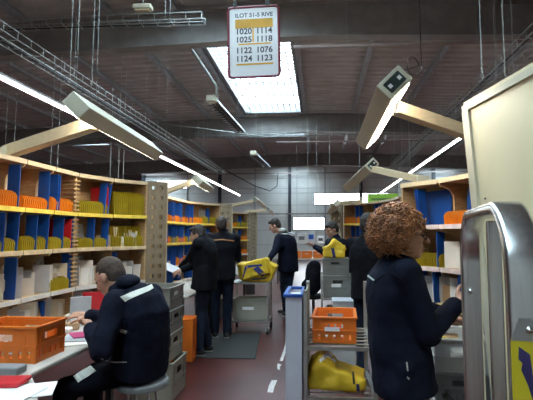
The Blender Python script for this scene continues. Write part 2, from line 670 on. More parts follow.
for i, (a, b, c, d) in enumerate(wins):
    f = MB()
    t = .05
    f.box(a, b, YB - .02, YB + .14, c, c + t).box(a, b, YB - .02, YB + .14, d - t, d).box(a, a + t, YB - .02, YB + .14, c + t, d - t).box(b - t, b, YB - .02, YB + .14, c + t, d - t)
    if i:
        n = 3 if i == 1 else 1
        for k in range(1, n + 1):
            x = a + (b - a) * k / (n + 1)
            f.box(x - .02, x + .02, YB + .02, YB + .1, c + t, d - t)
    o = struct(f.build('window_%d' % (i + 1), 'frame'))
    MB().box(a + .03, b - .03, YB + .1, YB + .106, c + .03, d - .03).build('pane', 'glass', o)
    portal('window_portal', ((a + b) / 2, YB + .17, (c + d) / 2), (-PI / 2, 0, 0), b - a, d - c)
# the hall runs deeper on the left
struct(MB().box(X0, XC, YF, YF + .2, 0, 6.1).build('wall_left_back', 'wallp'))
struct(MB().box(XC, XC + .15, YB + .2, YF, 0, 6.1).build('wall_return', 'wallp'))
struct(MB().box(X0 - .2, X0, Y0, YF, 0, 6.1).build('wall_left', 'wallb'))
struct(MB().box(X1, X1 + .2, Y0, YB, 0, 6.1).build('wall_right', 'wallp'))
struct(MB().box(X0, X1, Y0 - .2, Y0, 0, 6.1).build('wall_front', 'wallp'))

# ================================================================== services under the roof


def wire_tray(name, label, a, b, wd, dp, drops):
    a, b = V(a), V(b)
    t = thing(name, label, 'cable tray', a)
    d = (b - a).normalized()
    sd = d.cross(V((0, 0, 1))).normalized()
    L = (b - a).length
    r = .009
    m = MB()
    for k in range(3):
        o = sd * (wd * (k / 2 - .5))
        m.beam(a + o, b + o, r, r)
    for s_ in (-1, 1):
        for h in (1,):
            o = sd * (wd / 2 * s_) + V((0, 0, dp * h))
            m.beam(a + o, b + o, r, r)
    m.build('long_wires', 'galv', t)['kind'] = 'stuff'
    m = MB()
    n = int(L / .26)
    for i in range(n + 1):
        p = a + d * (L * i / n)
        l, r_ = p - sd * wd / 2, p + sd * wd / 2
        up = V((0, 0, dp))
        m.beam(l, r_, r, r).beam(l, l + up, r, r, d).beam(r_, r_ + up, r, r, d)
    m.build('cross_wires', 'galv', t)['kind'] = 'stuff'
    m = MB()
    for k, wd_ in enumerate((.03,)):
        o = sd * (wd * (-.3 + .22 * k)) + V((0, 0, .02))
        m.tube([a + o, b + o], wd_ / 2, 6)
    m.build('cables', 'black', t)['kind'] = 'stuff'
    for u in drops:
        p = a + d * (L * u)
        for s_ in (-1, 1):
            q = p + sd * (wd / 2 * s_)
            MB().cyl(q, (q.x, q.y, zr(q.x) - .01), .004, 5).build('hanger_rod', 'galv', t)
    return t


wire_tray('cable_tray', 'galvanised wire cable tray running away above the left strip lights', (-4.1, 3.2, 4.05), (-4.1, 18, 4.05), .32, .11, (.1, .27, .43, .6, .8))
wire_tray('cable_tray', 'galvanised wire cable tray running away above the right strip lights', (2.85, 2.6, 4.05), (2.85, 17, 4.05), .32, .11, (.05, .2, .34, .5, .7))
wire_tray('cable_tray', 'wire cable tray crossing under the nearest dark roof beam at top left', (-8, 6.9, 5.02), (-1.9, 6.9, 5.02), .22, .11, (.1, .5, .9))
wire_tray('cable_tray', 'dark wire cable tray crossing the hall under the second roof beam', (-9, 14.9, 4.92), (8, 14.9, 4.92), .3, .11, (.2, .4, .6, .8))


def pipe_run(label, pts, r, m, cat='pipe', drops=()):
    t = thing('service_pipe', label, cat, pts[0])
    MB().tube(pts, r, 8).build('pipe', m, t, smooth=True)
    for i in drops:
        p = V(pts[0]).lerp(V(pts[-1]), i)
        MB().cyl(p, (p.x, p.y, zr(p.x) - .01), .004, 5).build('hanger_rod', 'galv', t)
    return t


pipe_run('pinkish pipe crossing in front of the nearest roof beam on the right', [(-.45, 7.6, 4.84), (9, 7.6, 4.80)], .035, 'pipe', drops=(.1, .4, .8))
pipe_run('thin pinkish pipe crossing the hall just before the second roof beam', [(-1.5, 15.2, 4.75), (9, 15.2, 4.75)], .028, 'pipe', drops=(.1, .5, .9))
pipe_run('thin pale conduit sloping across under the roof at left of the heaters', [at(150, 122, 12), at(262, 136, 13.5)], .014, 'galv', drops=(0, 1))
pipe_run('grey steel gas pipe dropping to the nearest radiant heater', [at(185, 40, 8.4), at(200, 62, 8.6), at(216, 86, 8.8), at(217, 97, 8.8)], .03, 'galv')
MB().tube([at(225, 170, 26.7), at(255, 186, 26.7), at(270, 191, 26.7), at(277, 186, 26.7), at(278, 172, 26.7)], .03, 8).build('hooped_cable', 'column', wall_back, smooth=True)


def heater(label, a, b):
    t = thing('radiant_heater', label, 'heater', a)
    a, b = V(a), V(b)
    d = (b - a).normalized()
    sd = d.cross(V((0, 0, 1))).normalized()
    u = V((0, 0, 1))
    m = MB()
    sec = [(-.14, -.06), (-.08, .05), (.08, .05), (.14, -.06), (.125, -.06), (.07, .035), (-.07, .035), (-.125, -.06)]
    m.prism([a + sd * p + u * q for p, q in sec], b - a)
    m.build('reflector', 'purlin', t, fix=True)
    MB().cyl(a - u * .02 + sd * .04, b - u * .02 + sd * .04, .025, 8).build('burner_tube', 'heat', t)
    MB().cyl(a - u * .02 - sd * .04, b - u * .02 - sd * .04, .025, 8).build('burner_tube', 'heat', t)
    g = MB()
    for i in range(14):
        p = a.lerp(b, (i + .5) / 14) - u * .065
        g.beam(p - sd * .13, p + sd * .13, .02, .01)
    g.build('grille', 'heat', t)['kind'] = 'stuff'
    MB().obox(a - d * .09 + u * .01, sd, d, u, .2, .18, .13).build('burner_box', 'creaml', t, bevel=.01)
    for q in (.15, .85):
        p = a.lerp(b, q) + u * .05
        MB().cyl(p, (p.x, p.y, zr(p.x) - .01), .004, 5).build('hanger_rod', 'galv', t)


heater('nearest radiant heater hung below the skylight with a pale burner box', at(213, 101, 8.9), at(241, 131, 11.6))
heater('farther radiant heater hung near the back wall beyond the second beam', at(254, 154, 14.4), at(267, 166, 17))


def strip_light(label, x, z, y0, y1):
    t = thing('strip_light', label, 'strip light', (x, y0, z), 'strip lights in two long rows')
    MB().box(x - .016, x + .016, y0, y1, z + .022, z + .05).build('housing', 'frame', t)
    MB().tube([(x, y0 + .01, z), (x, y1 - .01, z)], .02, 10).build('tube', 'tube', t, smooth=True)
    for y in (y0 + .25, y1 - .25):
        MB().cyl((x, y, z + .05), (x, y, zr(x) - .01), .0035, 5).build('hanger_wire', 'galv', t)


nth = ['nearest', 'second', 'third', 'fourth', 'fifth', 'sixth']
for i in range(5):
    strip_light('%s strip light in the left row above the sorting racks' % nth[i], -3.4, 3.18, 3.0 + i * 3.1, 3.0 + i * 3.1 + 3.05)
for i in range(5):
    strip_light('%s strip light in the right row above the sorting racks' % nth[i], 2.45, 3.18, 2.9 + i * 3.0, 2.9 + i * 3.0 + 2.95)

# small boxes and loose hangers
t = thing('ceiling_detector', 'small cream detector box under the crossing cable tray', 'detector', at(143, 8, 6.8))
p = at(143, 7, 6.8)
MB().box(p.x - .15, p.x + .15, p.y - .07, p.y + .07, p.z - .05, p.z + .03).build('body', 'creaml', t, bevel=.015)
MB().box(p.x - .12, p.x + .12, p.y - .05, p.y + .05, p.z - .075, p.z - .05).build('lens', 'arm', t)
MB().cyl((p.x, p.y, p.z + .03), (p.x, p.y, zr(p.x)), .006, 6).build('stem', 'galv', t)
for k, (x, yb, Y, nm) in enumerate(((70, 78, 4.6, 'left of the two hooked wires ending above the near left lamp'), (92, 80, 4.6, 'right of the two hooked wires ending above the near left lamp'), (482, 73, 3.9, 'left of two wires hanging over the right cable tray'), (505, 74, 3.9, 'right of two wires hanging over the right cable tray'))):
    p = at(x, yb, Y)
    top = V((p.x, p.y, zr(p.x) - .01))
    t = MB().cyl(p, top, .0045, 5).build('hanging_wire', 'galv', ceiling)
    MB().tube([p + V((.0, 0, 0)), p + V((.012, 0, -.03)), p + V((0, 0, -.055)), p + V((-.018, 0, -.04))], .005, 5).build('hook', 'galv', t)
for k, (x, yb, Y) in enumerate(((3, 190, 9), (12, 190, 9), (50, 178, 8), (57, 176, 8), (110, 180, 9.5), (118, 182, 9.5), (123, 182, 9.5), (297, 232, 16), (308, 236, 15.4), (317, 236, 15.4), (330, 200, 15.4), (360, 190, 13), (402, 175, 12), (410, 176, 12), (437, 165, 11))):
    p = at(x, yb, Y)
    MB().cyl(p, (p.x, p.y, zr(p.x) - .01), .007, 5).build('hanging_cord', 'galv', ceiling)


def text_mesh(txt, size, o, ux, uy, mname, parent, name='lettering', off=.002):
    cu = bpy.data.curves.new('t', 'FONT')
    cu.body = txt
    cu.size = size
    cu.align_x = 'CENTER'
    cu.align_y = 'CENTER'
    cu.extrude = .0004
    cu.offset = size * .022
    to = bpy.data.objects.new('t', cu)
    WORK.collection.objects.link(to)
    dg = work_graph()
    me = bpy.data.meshes.new_from_object(to.evaluated_get(dg), depsgraph=dg)
    bpy.data.objects.remove(to)
    nz_ = ux.cross(uy)
    for v in me.vertices:
        v.co = V(o) + ux * v.co.x + uy * v.co.y + nz_ * (v.co.z + off)
    me.materials.clear()
    o_ = link(name, me, mname, parent)
    o_['kind'] = 'stuff'
    return o_


# hanging sign with the round numbers
YS = 3.45
tl, tr, bl, br = at(229.5, 7.5, YS), at(281, 4.5, YS), at(226, 78.5, YS), at(279, 77.5, YS)
ux = (tr - tl).normalized()
uy = (tl - bl).normalized()
uy = (uy - ux * uy.dot(ux)).normalized()
nn = ux.cross(uy)
sc_ = (tl + tr + bl + br) / 4
sw, sh = ((tr - tl).length + (br - bl).length) / 2, ((tl - bl).length + (tr - br).length) / 2
sg = thing('hanging_sign', 'white hanging sign with red frame, amber bar and round numbers', 'sign', sc_)
MB().obox(sc_, ux, uy, nn, sw - .02, sh - .02, .006).build('sheet', 'signw', sg)
fr = MB()
rr = .03
ring = []
for cx_, cy_, a0 in ((1, 1, 0), (-1, 1, 90), (-1, -1, 180), (1, -1, 270)):
    for k in range(5):
        a = Rd(a0 + 22.5 * k)
        ring.append(sc_ + ux * (cx_ * (sw / 2 - rr - .008) + math.cos(a) * rr) + uy * (cy_ * (sh / 2 - rr - .008) + math.sin(a) * rr))
fr.tube(ring, .011, 8, closed=True)
fr.build('frame', 'signr', sg, smooth=True)
sp = lambda u, v: sc_ + ux * (u * sw / 2) + uy * (v * sh / 2)
text_mesh('ILOT 51-5 RIVE', .048, sp(.02, .74), ux, uy, 'ink', sg, off=.004)
MB().obox(sp(.02, .51) + nn * .004, ux, uy, nn, sw * .72, sh * .125, .001).build('amber_bar', 'signo', sg)
MB().obox(sp(-.02, .21) + nn * .004, ux, uy, nn, .012, sh * .22, .001).build('amber_bar', 'signo', sg)
MB().obox(sp(.03, -.06) + nn * .004, ux, uy, nn, sw * .62, sh * .018, .001).build('amber_bar', 'signo', sg)
MB().obox(sp(.03, -.62) + nn * .004, ux, uy, nn, sw * .70, sh * .022, .001).build('amber_bar', 'signo', sg)
for v, (a, b) in zip((.29, .06, -.24, -.47), (('1020', '1114'), ('1025', '1118'), ('1122', '1076'), ('1124', '1123'))):
    text_mesh(a, .068, sp(-.38, v), ux, uy, 'ink', sg, off=.004)
    text_mesh(b, .068, sp(.40, v), ux, uy, 'ink', sg, off=.004)
for u in (-.7, .55):
    p = sp(u, 1.0)
    MB().obox(p + uy * .02, ux, uy, nn, .03, .05, .02).build('clip', 'black', sg)
    MB().cyl(p + uy * .04, (p.x, p.y, zr(p.x)), .003, 5).build('hanger_wire', 'galv', sg)

# lime board beyond the right racks
p = at(383, 199, 12.5)
t = thing('hanging_board', 'lime green board hanging above the far right racks', 'sign', p)
MB().box(p.x - .43, p.x + .43, p.y - .015, p.y + .015, p.z - .15, p.z + .15).build('board', 'lime', t)
MB().box(p.x - .43, p.x + .43, p.y - .018, p.y - .015, p.z - .15, p.z - .10).build('lower_band', 'paper', t)
MB().box(p.x - .33, p.x + .33, p.y - .018, p.y - .015, p.z - .03, p.z + .02).build('faded_print', 'dkgreen', t)
for s_ in (-.35, .35):
    MB().cyl((p.x + s_, p.y, p.z + .15), (p.x + s_, p.y, zr(p.x) - .01), .004, 5).build('hanger_wire', 'galv', t)

# ================================================================== sorting racks


def make_unit(name, label, pts, side, levels, depth=.33, slotted=(), top_style='wood', strips=None, combs=None, seed=1, blues=None, end_panel=None, dark_last=False):
    """pts: front line of the rack, near to far; side -1 = rack on the left of the aisle"""
    r_ = random.Random(seed)
    pts = [V((p[0], p[1], 0)) for p in pts]
    n = len(pts) - 1
    us = [(pts[i + 1] - pts[i]).normalized() for i in range(n)]
    back = lambda u: V((-u.y, u.x, 0)) if side < 0 else V((u.y, -u.x, 0))
    ns = [back(u) for u in us]
    vn = []
    for i in range(n + 1):
        a = ns[max(i - 1, 0)]
        b = ns[min(i, n - 1)]
        m = (a + b).normalized()
        vn.append(m * (depth / max(.5, m.dot(a))))
    root = thing(name, label, 'sorting rack', (pts[n // 2].x, pts[n // 2].y, 0))
    zt = levels[-1]
    up = V((0, 0, 1))
    # boards
    for i in range(n):
        a, b = pts[i], pts[i + 1]
        for k, z in enumerate(levels):
            th = .018
            poly = [a + up * z, b + up * z, b + vn[i + 1] + up * z, a + vn[i] + up * z]
            nm = 'top_board' if k == len(levels) - 1 else 'shelf'
            sh_ = MB().prism(poly, (0, 0, -th)).build(nm, 'woodh', root, fix=True)
            st = strips[k] if strips else 'ystrip'
            if st:
                f0 = a - ns[i] * .004 + us[i] * .006 + up * (z - .012)
                f1 = b - ns[i] * .004 - us[i] * .006 + up * (z - .012)
                MB().beam(f0, f1, .007, .034).build('label_strip', st, sh_)
        # back
        q0, q1 = a + vn[i], b + vn[i + 1]
        MB().prism([q0 + up * levels[0], q1 + up * levels[0], q1 + up * zt, q0 + up * zt], ns[i] * .01).build('back_panel', 'greyplate' if (i % 2 == 0 and i < n - 1) else 'wood', root, fix=True)
    # uprights with a curved cut-away
    for i in range(n + 1):
        d = vn[i].normalized()
        D = vn[i].length
        sdv = V((-d.y, d.x, 0)) * .016
        p0 = pts[i] - sdv * .5
        m = MB()
        for k in range(len(levels) - 1):
            z0, z1 = levels[k], levels[k + 1] - .018
            if i in slotted or i in (0, n):
                poly = [(D - .003, z0), (D - .003, z1), (.02, z1), (.02, z0)]
            else:
                poly = [(D - .003, z0), (D - .003, z1), (.015, z1), (.015, z1 - .022), (.03, z1 - .034)]
                for q in range(5):
                    t = q / 4
                    poly.append((.05 + .11 * math.sin(t * PI / 2), z1 - .036 - .10 * (1 - math.cos(t * PI / 2))))
                poly += [(.16, z0 + .02), (.12, z0)]
            m.prism([p0 + d * s_ + up * z for s_, z in poly], sdv)
        m.build('upright', 'wood', root, fix=True)
        if i in slotted:
            m = MB()
            for k in range(1, len(levels) - 1):
                z = levels[k] + .03
                while z < levels[k + 1] - .03:
                    c = pts[i] + d * (D * .48) + up * z
                    m.obox(c, d, V((-d.y, d.x, 0)), up, D * .9, .075, .014)
                    z += .038
            m.build('slotted_ribs', 'wood', root)['kind'] = 'stuff'
    # end panel with two columns of square holes
    if end_panel:
        a, b = [V((p[0], p[1], 0)) for p in end_panel]
        u = (b - a).normalized()
        nb = back(u)
        W = (b - a).length
        z0, z1 = .35, zt + .02
        m = MB()
        T = .04
        hw = .034
        st = (W - 2 * hw) / 3
        for q in range(3):
            c = a + u * (st / 2 + q * (st + hw)) + nb * T / 2 + up * ((z0 + z1) / 2)
            m.obox(c, u, nb, up, st, T, z1 - z0)
        nr = int((z1 - z0) / .105)
        hh = .042
        for q in range(2):
            for j in range(nr + 1):
                ze = z1 - .05 - j * .105
                top = z1 if j == 0 else ze + (.105 - hh)
                if ze < z0:
                    ze = z0
                c = a + u * (st + hw / 2 + q * (st + hw)) + nb * T / 2 + up * ((ze + top) / 2)
                if top > ze:
                    m.obox(c, u, nb, up, hw, T, top - ze)
        m.build('end_panel', 'woodp', root)
        c = b + nb * .17 + up * ((z0 + z1) / 2)
        MB().obox(c, u, nb, up, .022, .34, z1 - z0).build('end_board', 'arm', root)
        for zz in (.35,):
            MB().obox(a.lerp(b, .5) + nb * .14 + up * .175, u, nb, up, W * .8, .2, .35).build('end_foot', 'legm', root)
    # combs, blue dividers and cards
    for i in range(n):
        a, u, nb = pts[i], us[i], ns[i]
        W = (pts[i + 1] - pts[i]).length
        for k in range(len(levels) - 1):
            z = levels[k]
            H = levels[k + 1] - z - .018
            col = combs(i, k) if combs else None
            if col:
                tall = H * .70 if (dark_last and i == n - 1) else H * r_.uniform(.30, .38)
                m = MB()
                s0, s1 = .03, W - .03
                nf = max(4, int((s1 - s0) / .021))
                for f in range(nf):
                    s_ = s0 + (s1 - s0) * f / (nf - 1)
                    o = a + u * s_ + up * (z + .002)
                    pr = [(.03, 0), (.025, tall * .62), (.04, tall * .85), (.075, tall), (.21, tall), (.21, 0)]
                    m.prism([o + nb * p + up * q for p, q in pr], u * .0045)
                m.prism([a + u * s0 + nb * .03 + up * z, a + u * s1 + nb * .03 + up * z, a + u * s1 + nb * .21 + up * z, a + u * s0 + nb * .21 + up * z], up * .006)
                m.build('divider_comb', col, root, fix=True)['kind'] = 'stuff'
            for s_, hf, lean in (blues(i, k, r_) if blues else []):
                o = a + u * (W * s_) + up * z
                tl_ = u * (lean * H * hf)
                D0, D1 = .02, .115
                m = MB()
                m.prism([o + nb * D0, o + nb * D1, o + nb * D1 + up * (H * hf) + tl_, o + nb * D0 + up * (H * hf) + tl_], u * .006)
                m.build('blue_divider', 'blue', root, fix=True)
            if 0 < k and r_.random() < .8 and not (dark_last and i == n - 1):
                # grey card with punched dots leaning at the back
                s0 = W * r_.uniform(.08, .3)
                s1 = s0 + W * r_.uniform(.4, .55)
                o = a + nb * (depth * .6) + up * z
                h = H * r_.uniform(.72, .88)
                cd_ = MB().prism([o + u * s0, o + u * s1, o + u * s1 + up * h + nb * .04, o + u * s0 + up * h + nb * .04], nb * .004).build('index_card', 'greyplate', root, fix=True)
                dm = MB()
                for x in (.25, .75):
                    for y in (.35, .65, .88):
                        c = o + u * (s0 + (s1 - s0) * x) + up * (h * y) + nb * (.04 * y - .002)
                        dm.obox(c, u, nb, up, .012, .003, .012)
                dm.build('punched_dots', 'dot', cd_)['kind'] = 'stuff'
    return root, pts, us, ns


ENV = {}


def envelope_mesh(w_, h_, t_, m):
    k = (w_, h_, t_, m)
    if k not in ENV:
        b = MB().box(-t_ / 2, t_ / 2, 0, w_, 0, h_)
        me = b.mesh('envelope')
        me.materials.append(M[m])
        ENV[k] = me
    return ENV[k]


ORD = ['first', 'second', 'third', 'fourth', 'fifth', 'sixth', 'seventh', 'eighth', 'ninth', 'tenth']
TONE = dict(paper='white', paper2='cream', paper3='grey-blue', kraft='brown')


def fill(pts, us, ns, mods, z, n, place, group, seed, kinds=('paper', 'paper', 'paper3', 'paper', 'paper', 'paper', 'paper2'), Hmax=.24, front=.02, side_bias=1):
    """letters standing in the compartments of one shelf; each is named by its place from the left"""
    r_ = random.Random(seed)
    cells = []
    for i in mods:
        W = (pts[i + 1] - pts[i]).length
        cell = []
        base = r_.uniform(.35, .75)
        for q in range(n):
            s_ = W * (q + .5 + r_.uniform(-.25, .25)) / n
            w_, h_, t_ = r_.choice(((.11, .19, .004), (.16, .17, .006), (.12, .22, .008), (.16, .23, .006), (.11, .2, .012), (.16, .12, .005)))
            h_ = round(min(h_ * r_.choice((.7, .85, 1.0)), Hmax), 3)
            mk = r_.choice(kinds)
            o = bpy.data.objects.new('envelope', envelope_mesh(w_, h_, t_, mk))
            C.objects.link(o)
            p = pts[i] + us[i] * s_ + ns[i] * (front + r_.uniform(0, .09))
            tilt = r_.uniform(-.16, .16)
            o.location = (p.x, p.y, z + .001 + abs(math.sin(tilt)) * t_ / 2)
            ang = math.atan2(ns[i].y, ns[i].x) - PI / 2 + side_bias * (base + r_.uniform(-.1, .1))
            o.rotation_euler = (0, tilt, ang)
            size = 'tall' if h_ > w_ * 1.2 else 'wide' if w_ > h_ * 1.2 else 'square'
            cell.append((p.x / p.y, o, size + ' ' + TONE[mk]))
        cell.sort(key=lambda c: c[0])
        cells.append((cell[0][0], cell))
    cells.sort(key=lambda c: c[0])
    for ci, (_, cell) in enumerate(cells):
        for q, (_, o, look) in enumerate(cell):
            where = 'of the %s compartment, ' % ORD[ci] if len(cells) > 1 else 'of the row, '
            tag(o, '%s letter, %s from left %s%s' % (look, ORD[q], where, place), 'envelope', group)


def desk(label, poly, z, legs):
    cx = sum(p[0] for p in poly) / len(poly)
    cy = sum(p[1] for p in poly) / len(poly)
    t = thing('sorting_desk', label, 'desk', (cx, cy, 0))
    MB().prism([(x, y, z) for x, y in poly], (0, 0, -.035)).build('desk_top', 'laminate', t, bevel=.012, fix=True)
    for x, y in legs:
        MB().box(x - .025, x + .025, y - .025, y + .025, 0.02, z - .035).box(x - .035, x + .035, y - .035, y + .035, 0, .02).build('leg', 'legm', t)
    (xa, ya), (xb, yb) = legs[0], legs[1]
    MB().beam((xa, ya, z - .12), (xb, yb, z - .12), .03, .06).build('rail', 'legm', t)
    xb_ = min(p[0] for p in poly) + .08
    y0_, y1_ = min(p[1] for p in poly) + .05, max(p[1] for p in poly) - .3
    MB().box(xb_, xb_ + .018, y0_, y1_, .06, z - .04).build('added_dark_board', 'legm', t)  # dark board added to blacken the space under the desk
    return t


# ---- near left rack
LP = [(-2.2, 2.05 + .36 * i) for i in range(6)] + [(-2.06, 4.25), (-1.83, 4.55)]
LL = [.785, 1.03, 1.38, 1.70, 2.06]


def combsL(i, k):
    if k == 3:
        return 'comb_o' if i < 5 else 'comb_y'
    if k == 2:
        return 'comb_y' if i < 6 else None
    if k == 1:
        return 'comb_y' if i == 4 else None
    return None


def bluesL(i, k, r_):
    if i == 6:
        return [(.12, .9, .05)] if k == 1 else []
    if k == 3:
        return [(.78, .93, .10), (.88, .9, .16)] if i in (5,) else [(.88, .95, .02)] if i in (2, 3) else [(.22, .92, .02), (.30, .9, .02)]
    if k == 2:
        return [(.50, .92, .03), (.90, .95, .05)]
    if k == 1:
        return [(.9, .92, .02)] if i in (2, 4) else []
    return [(.9, .8, .0)] if i == 3 else []


L1, pL, uL, nL = make_unit('sorting_rack', 'nearest beech sorting rack on the left with orange and olive combs', LP, -1, LL, slotted=(5,), strips=['wstrip', 'wstrip', 'bstrip', 'ystrip', 'arm'], combs=combsL, blues=bluesL, seed=5, end_panel=((-1.84, 4.57), (-1.67, 4.70)), dark_last=True)
# olive wall of tall fins in the last two compartments
for k, (z, tall) in enumerate(((1.70, .26), (1.38, .22))):
    a, u, nb, W = pL[6], uL[6], nL[6], (pL[7] - pL[6]).length
    m = MB()
    for f in range(13):
        o = a + u * (.03 + (W - .06) * f / 12) + V((0, 0, z + .002))
        m.prism([o + nb * p + V((0, 0, q)) for p, q in ((.04, 0), (.03, tall * .4), (.08, tall * .5), (.1, tall * .95), (.26, tall), (.26, 0))], u * .004)
    m.build('tall_fin_comb', 'comb_y', L1, fix=True)['kind'] = 'stuff'
# red folder on edge near the middle, part of the dividers
for (i, s_, z, h, mm) in ((5, .97, 1.70, .28, 'red'), (4, .97, 1.38, .26, 'red')):
    o = pL[i] + uL[i] * ((pL[i + 1] - pL[i]).length * s_ - .03) + V((0, 0, z))
    MB().prism([o + nL[i] * .03, o + nL[i] * .26, o + nL[i] * .26 + V((0, 0, h)), o + nL[i] * .03 + V((0, 0, h))], uL[i] * .008).build('red_divider', mm, L1, fix=True)
fill(pL, uL, nL, (2, 3, 4, 5), 1.03, 9, 'third shelf, near left rack', 'letters on third shelf of the near left rack', 3)
fill(pL, uL, nL, (6,), 1.38, 7, 'among olive fins, near left rack', 'letters among the fins', 9, Hmax=.2)
fill(pL, uL, nL, (6,), 1.03, 7, 'third shelf beside the end panel', 'letters low at the far end', 10, Hmax=.2)
fill(pL, uL, nL, (2, 3, 4, 5), .785, 8, 'bottom shelf, near left rack', 'letters on the bottom shelf of the near left rack', 4, kinds=('paper', 'paper3', 'paper2', 'paper', 'kraft'), Hmax=.19)
D1 = desk('long pale desk in front of the near left rack', [(-2.55, 1.5), (-1.2, 1.5), (-1.26, 1.95), (-1.44, 2.2), (-1.58, 2.36), (-1.58, 3.55), (-1.64, 3.8), (-1.80, 3.97), (-2.1, 4.0), (-2.4, 3.95), (-2.55, 3.8)], .75, [(-2.45, 3.6), (-1.75, 3.65), (-2.45, 1.7), (-1.5, 1.7)])

# ---- second and third left racks: same make, plainer load
LP2 = [(-2.2, 5.75 + .36 * i) for i in range(5)] + [(-2.02, 7.62), (-1.82, 7.93)]


def combsF(i, k):
    if k == 3:
        return 'comb_o' if i < 5 else 'comb_y'
    if k == 2:
        return 'comb_o' if i % 2 else 'comb_y'
    return 'comb_o' if k == 1 and i > 2 else None


def bluesF(i, k, r_):
    return [(.15, .9, .04), (.35, .92, .04), (.6, .9, .03)][: 3 if k in (1, 2) else 2] if i < 5 else [(.3, .8, .03)]


L2, p2, u2, n2 = make_unit('sorting_rack', 'middle sorting rack on the left, behind the two standing men', LP2, -1, LL, strips=['wstrip', 'wstrip', 'ystrip', 'ystrip', 'arm'], combs=combsF, blues=bluesF, seed=8, end_panel=((-1.86, 7.95), (-1.62, 8.05)))
fill(p2, u2, n2, (2, 3, 4, 5), 1.03, 5, 'middle left rack', 'letters on the middle left rack', 13)
L3 = copy_tree(L2, (0, 3.2, 0))
L3['label'] = 'farthest sorting rack on the left, by the man bending over the bag'
D2 = desk('pale desk in front of the middle left rack', [(-2.55, 5.4), (-1.62, 5.4), (-1.62, 7.2), (-1.75, 7.6), (-2.0, 7.6), (-2.55, 7.2)], .75, [(-2.45, 7.0), (-1.75, 7.0), (-2.45, 5.55), (-1.75, 5.55)])
D3 = copy_tree(D2, (0, 3.2, 0))
D3['label'] = 'pale desk in front of the farthest left rack'
cx_ = at(190, 252, 7.3)

# ---- near right rack
RP = [(1.14, 2.25), (1.13, 2.66), (1.06, 3.07), (.91, 3.45), (.68, 3.76)]
RL = [.74, .975, 1.25, 1.575, 1.925]


def combsR(i, k):
    if k == 3:
        return 'comb_o' if i < 3 else None
    if k == 2:
        return 'comb_y' if i == 3 else None
    return None


def bluesR(i, k, r_):
    if k == 3:
        return [(.06, .97, .0), (.10, .97, .0), (.5, .9, .1)] if i < 2 else [(.5, .9, .1), (.55, .9, .12)] if i == 3 else []
    return [(.2, .92, .03), (.55, .92, .03)] if k == 1 else [(.1, .9, .0)]


R1, pR, uR, nR = make_unit('sorting_rack', 'nearest sorting rack on the right, the curly-haired woman reaches into it', RP, 1, RL, strips=['ystrip', 'ystrip', 'pstrip', 'pstrip', 'arm'], combs=combsR, blues=bluesR, seed=15)
# broad blue backs of the top compartments
for i in (2, 3):
    W = (pR[i + 1] - pR[i]).length
    o = pR[i] + nR[i] * .2 + V((0, 0, 1.575))
    MB().prism([o + uR[i] * (W * .12), o + uR[i] * (W * .85), o + uR[i] * (W * .78) + V((0, 0, .29)), o + uR[i] * (W * .05) + V((0, 0, .29))], nR[i] * .006).build('blue_divider', 'blue', R1, fix=True)
i = 1
o = pR[2] + V((0, 0, 1.25))
for z, h in ((1.575, .33), (1.25, .29), (.975, .24)):
    o = pR[2] - uR[1] * .01 + V((0, 0, z))
    MB().prism([o - nR[1] * .0 + nR[1] * .01, o + nR[1] * .25, o + nR[1] * .25 + V((0, 0, h)), o + nR[1] * .01 + V((0, 0, h))], -uR[1] * .012).build('blue_divider', 'blue', R1, fix=True)
fill(pR, uR, nR, (2,), 1.25, 8, 'middle shelf, near right rack', 'letters on the middle shelf of the near right rack', 21, Hmax=.25, side_bias=-1)
fill(pR, uR, nR, (2, 3), .975, 7, 'lower shelf, near right rack', 'letters on the lower shelf of the near right rack', 22, Hmax=.2, side_bias=-1, kinds=('paper', 'paper', 'paper2', 'paper3', 'kraft'))
desk('pale desk under the near right rack', [(1.5, 2.2), (1.05, 2.2), (1.05, 2.65), (1.0, 3.03), (.84, 3.38), (.6, 3.66), (.85, 3.95), (1.25, 3.6), (1.5, 3.0)], .70, [(1.4, 2.4), (1.15, 3.5), (1.05, 2.35), (.8, 3.6)])

# ---- far right rack
RP2 = [(1.15, 6.5), (1.12, 6.9), (1.0, 7.3), (.74, 7.7), (.42, 7.98)]
R2, pR2, uR2, nR2 = make_unit('sorting_rack', 'far sorting rack on the right beyond the dark-jacketed man', RP2, 1, LL, strips=['wstrip', 'wstrip', 'ystrip', 'ystrip', 'arm'], combs=combsF, blues=bluesF, seed=31, end_panel=((.40, 8.0), (.20, 8.1)))

# ---- cream side panel of the rack beside the camera
YP = [(.70, 2.15), (.92, 1.0)]
a, b = V((.70, 2.15, 0)), V((.95, .80, 0))
u = (b - a).normalized()
nb = V((-u.y, u.x, 0))
if nb.x < 0:
    nb = -nb
zt = 2.12
t = thing('metal_cabinet', 'tall cream painted metal cabinet at the right edge, its side to the aisle', 'cabinet', (a.x, a.y, 0))
up = V((0, 0, 1))
tp = .28
MB().prism([a + up * zt, b + up * zt, b, a + u * tp], nb * .03).build('side_panel', 'cream', t, fix=True)
m = MB()
m.prism([a + up * zt - nb * .012, b + up * zt - nb * .012, b + up * (zt - .03) - nb * .012, a + u * .006 + up * (zt - .03) - nb * .012], nb * .012)
q = a + u * .055
m.prism([a + up * (zt - .03) - nb * .012, a + u * .055 + up * (zt - .03) - nb * .012, a + u * (.055 + tp) - nb * .012, a + u * tp - nb * .012], nb * .012)
m.build('folded_rim', 'creaml', t, fix=True)
MB().prism([a + up * zt, b + up * zt, b + nb * .3 + up * zt, a + nb * .3 + up * zt], (0, 0, .02)).build('top_cap', 'cream', t, fix=True)
c = a + u * .16 + up * 1.66
MB().obox(c - nb * .001, u, nb, up, .008, .004, .008).build('screw_hole', 'black', t)

# ================================================================== rack lamps on wooden arms


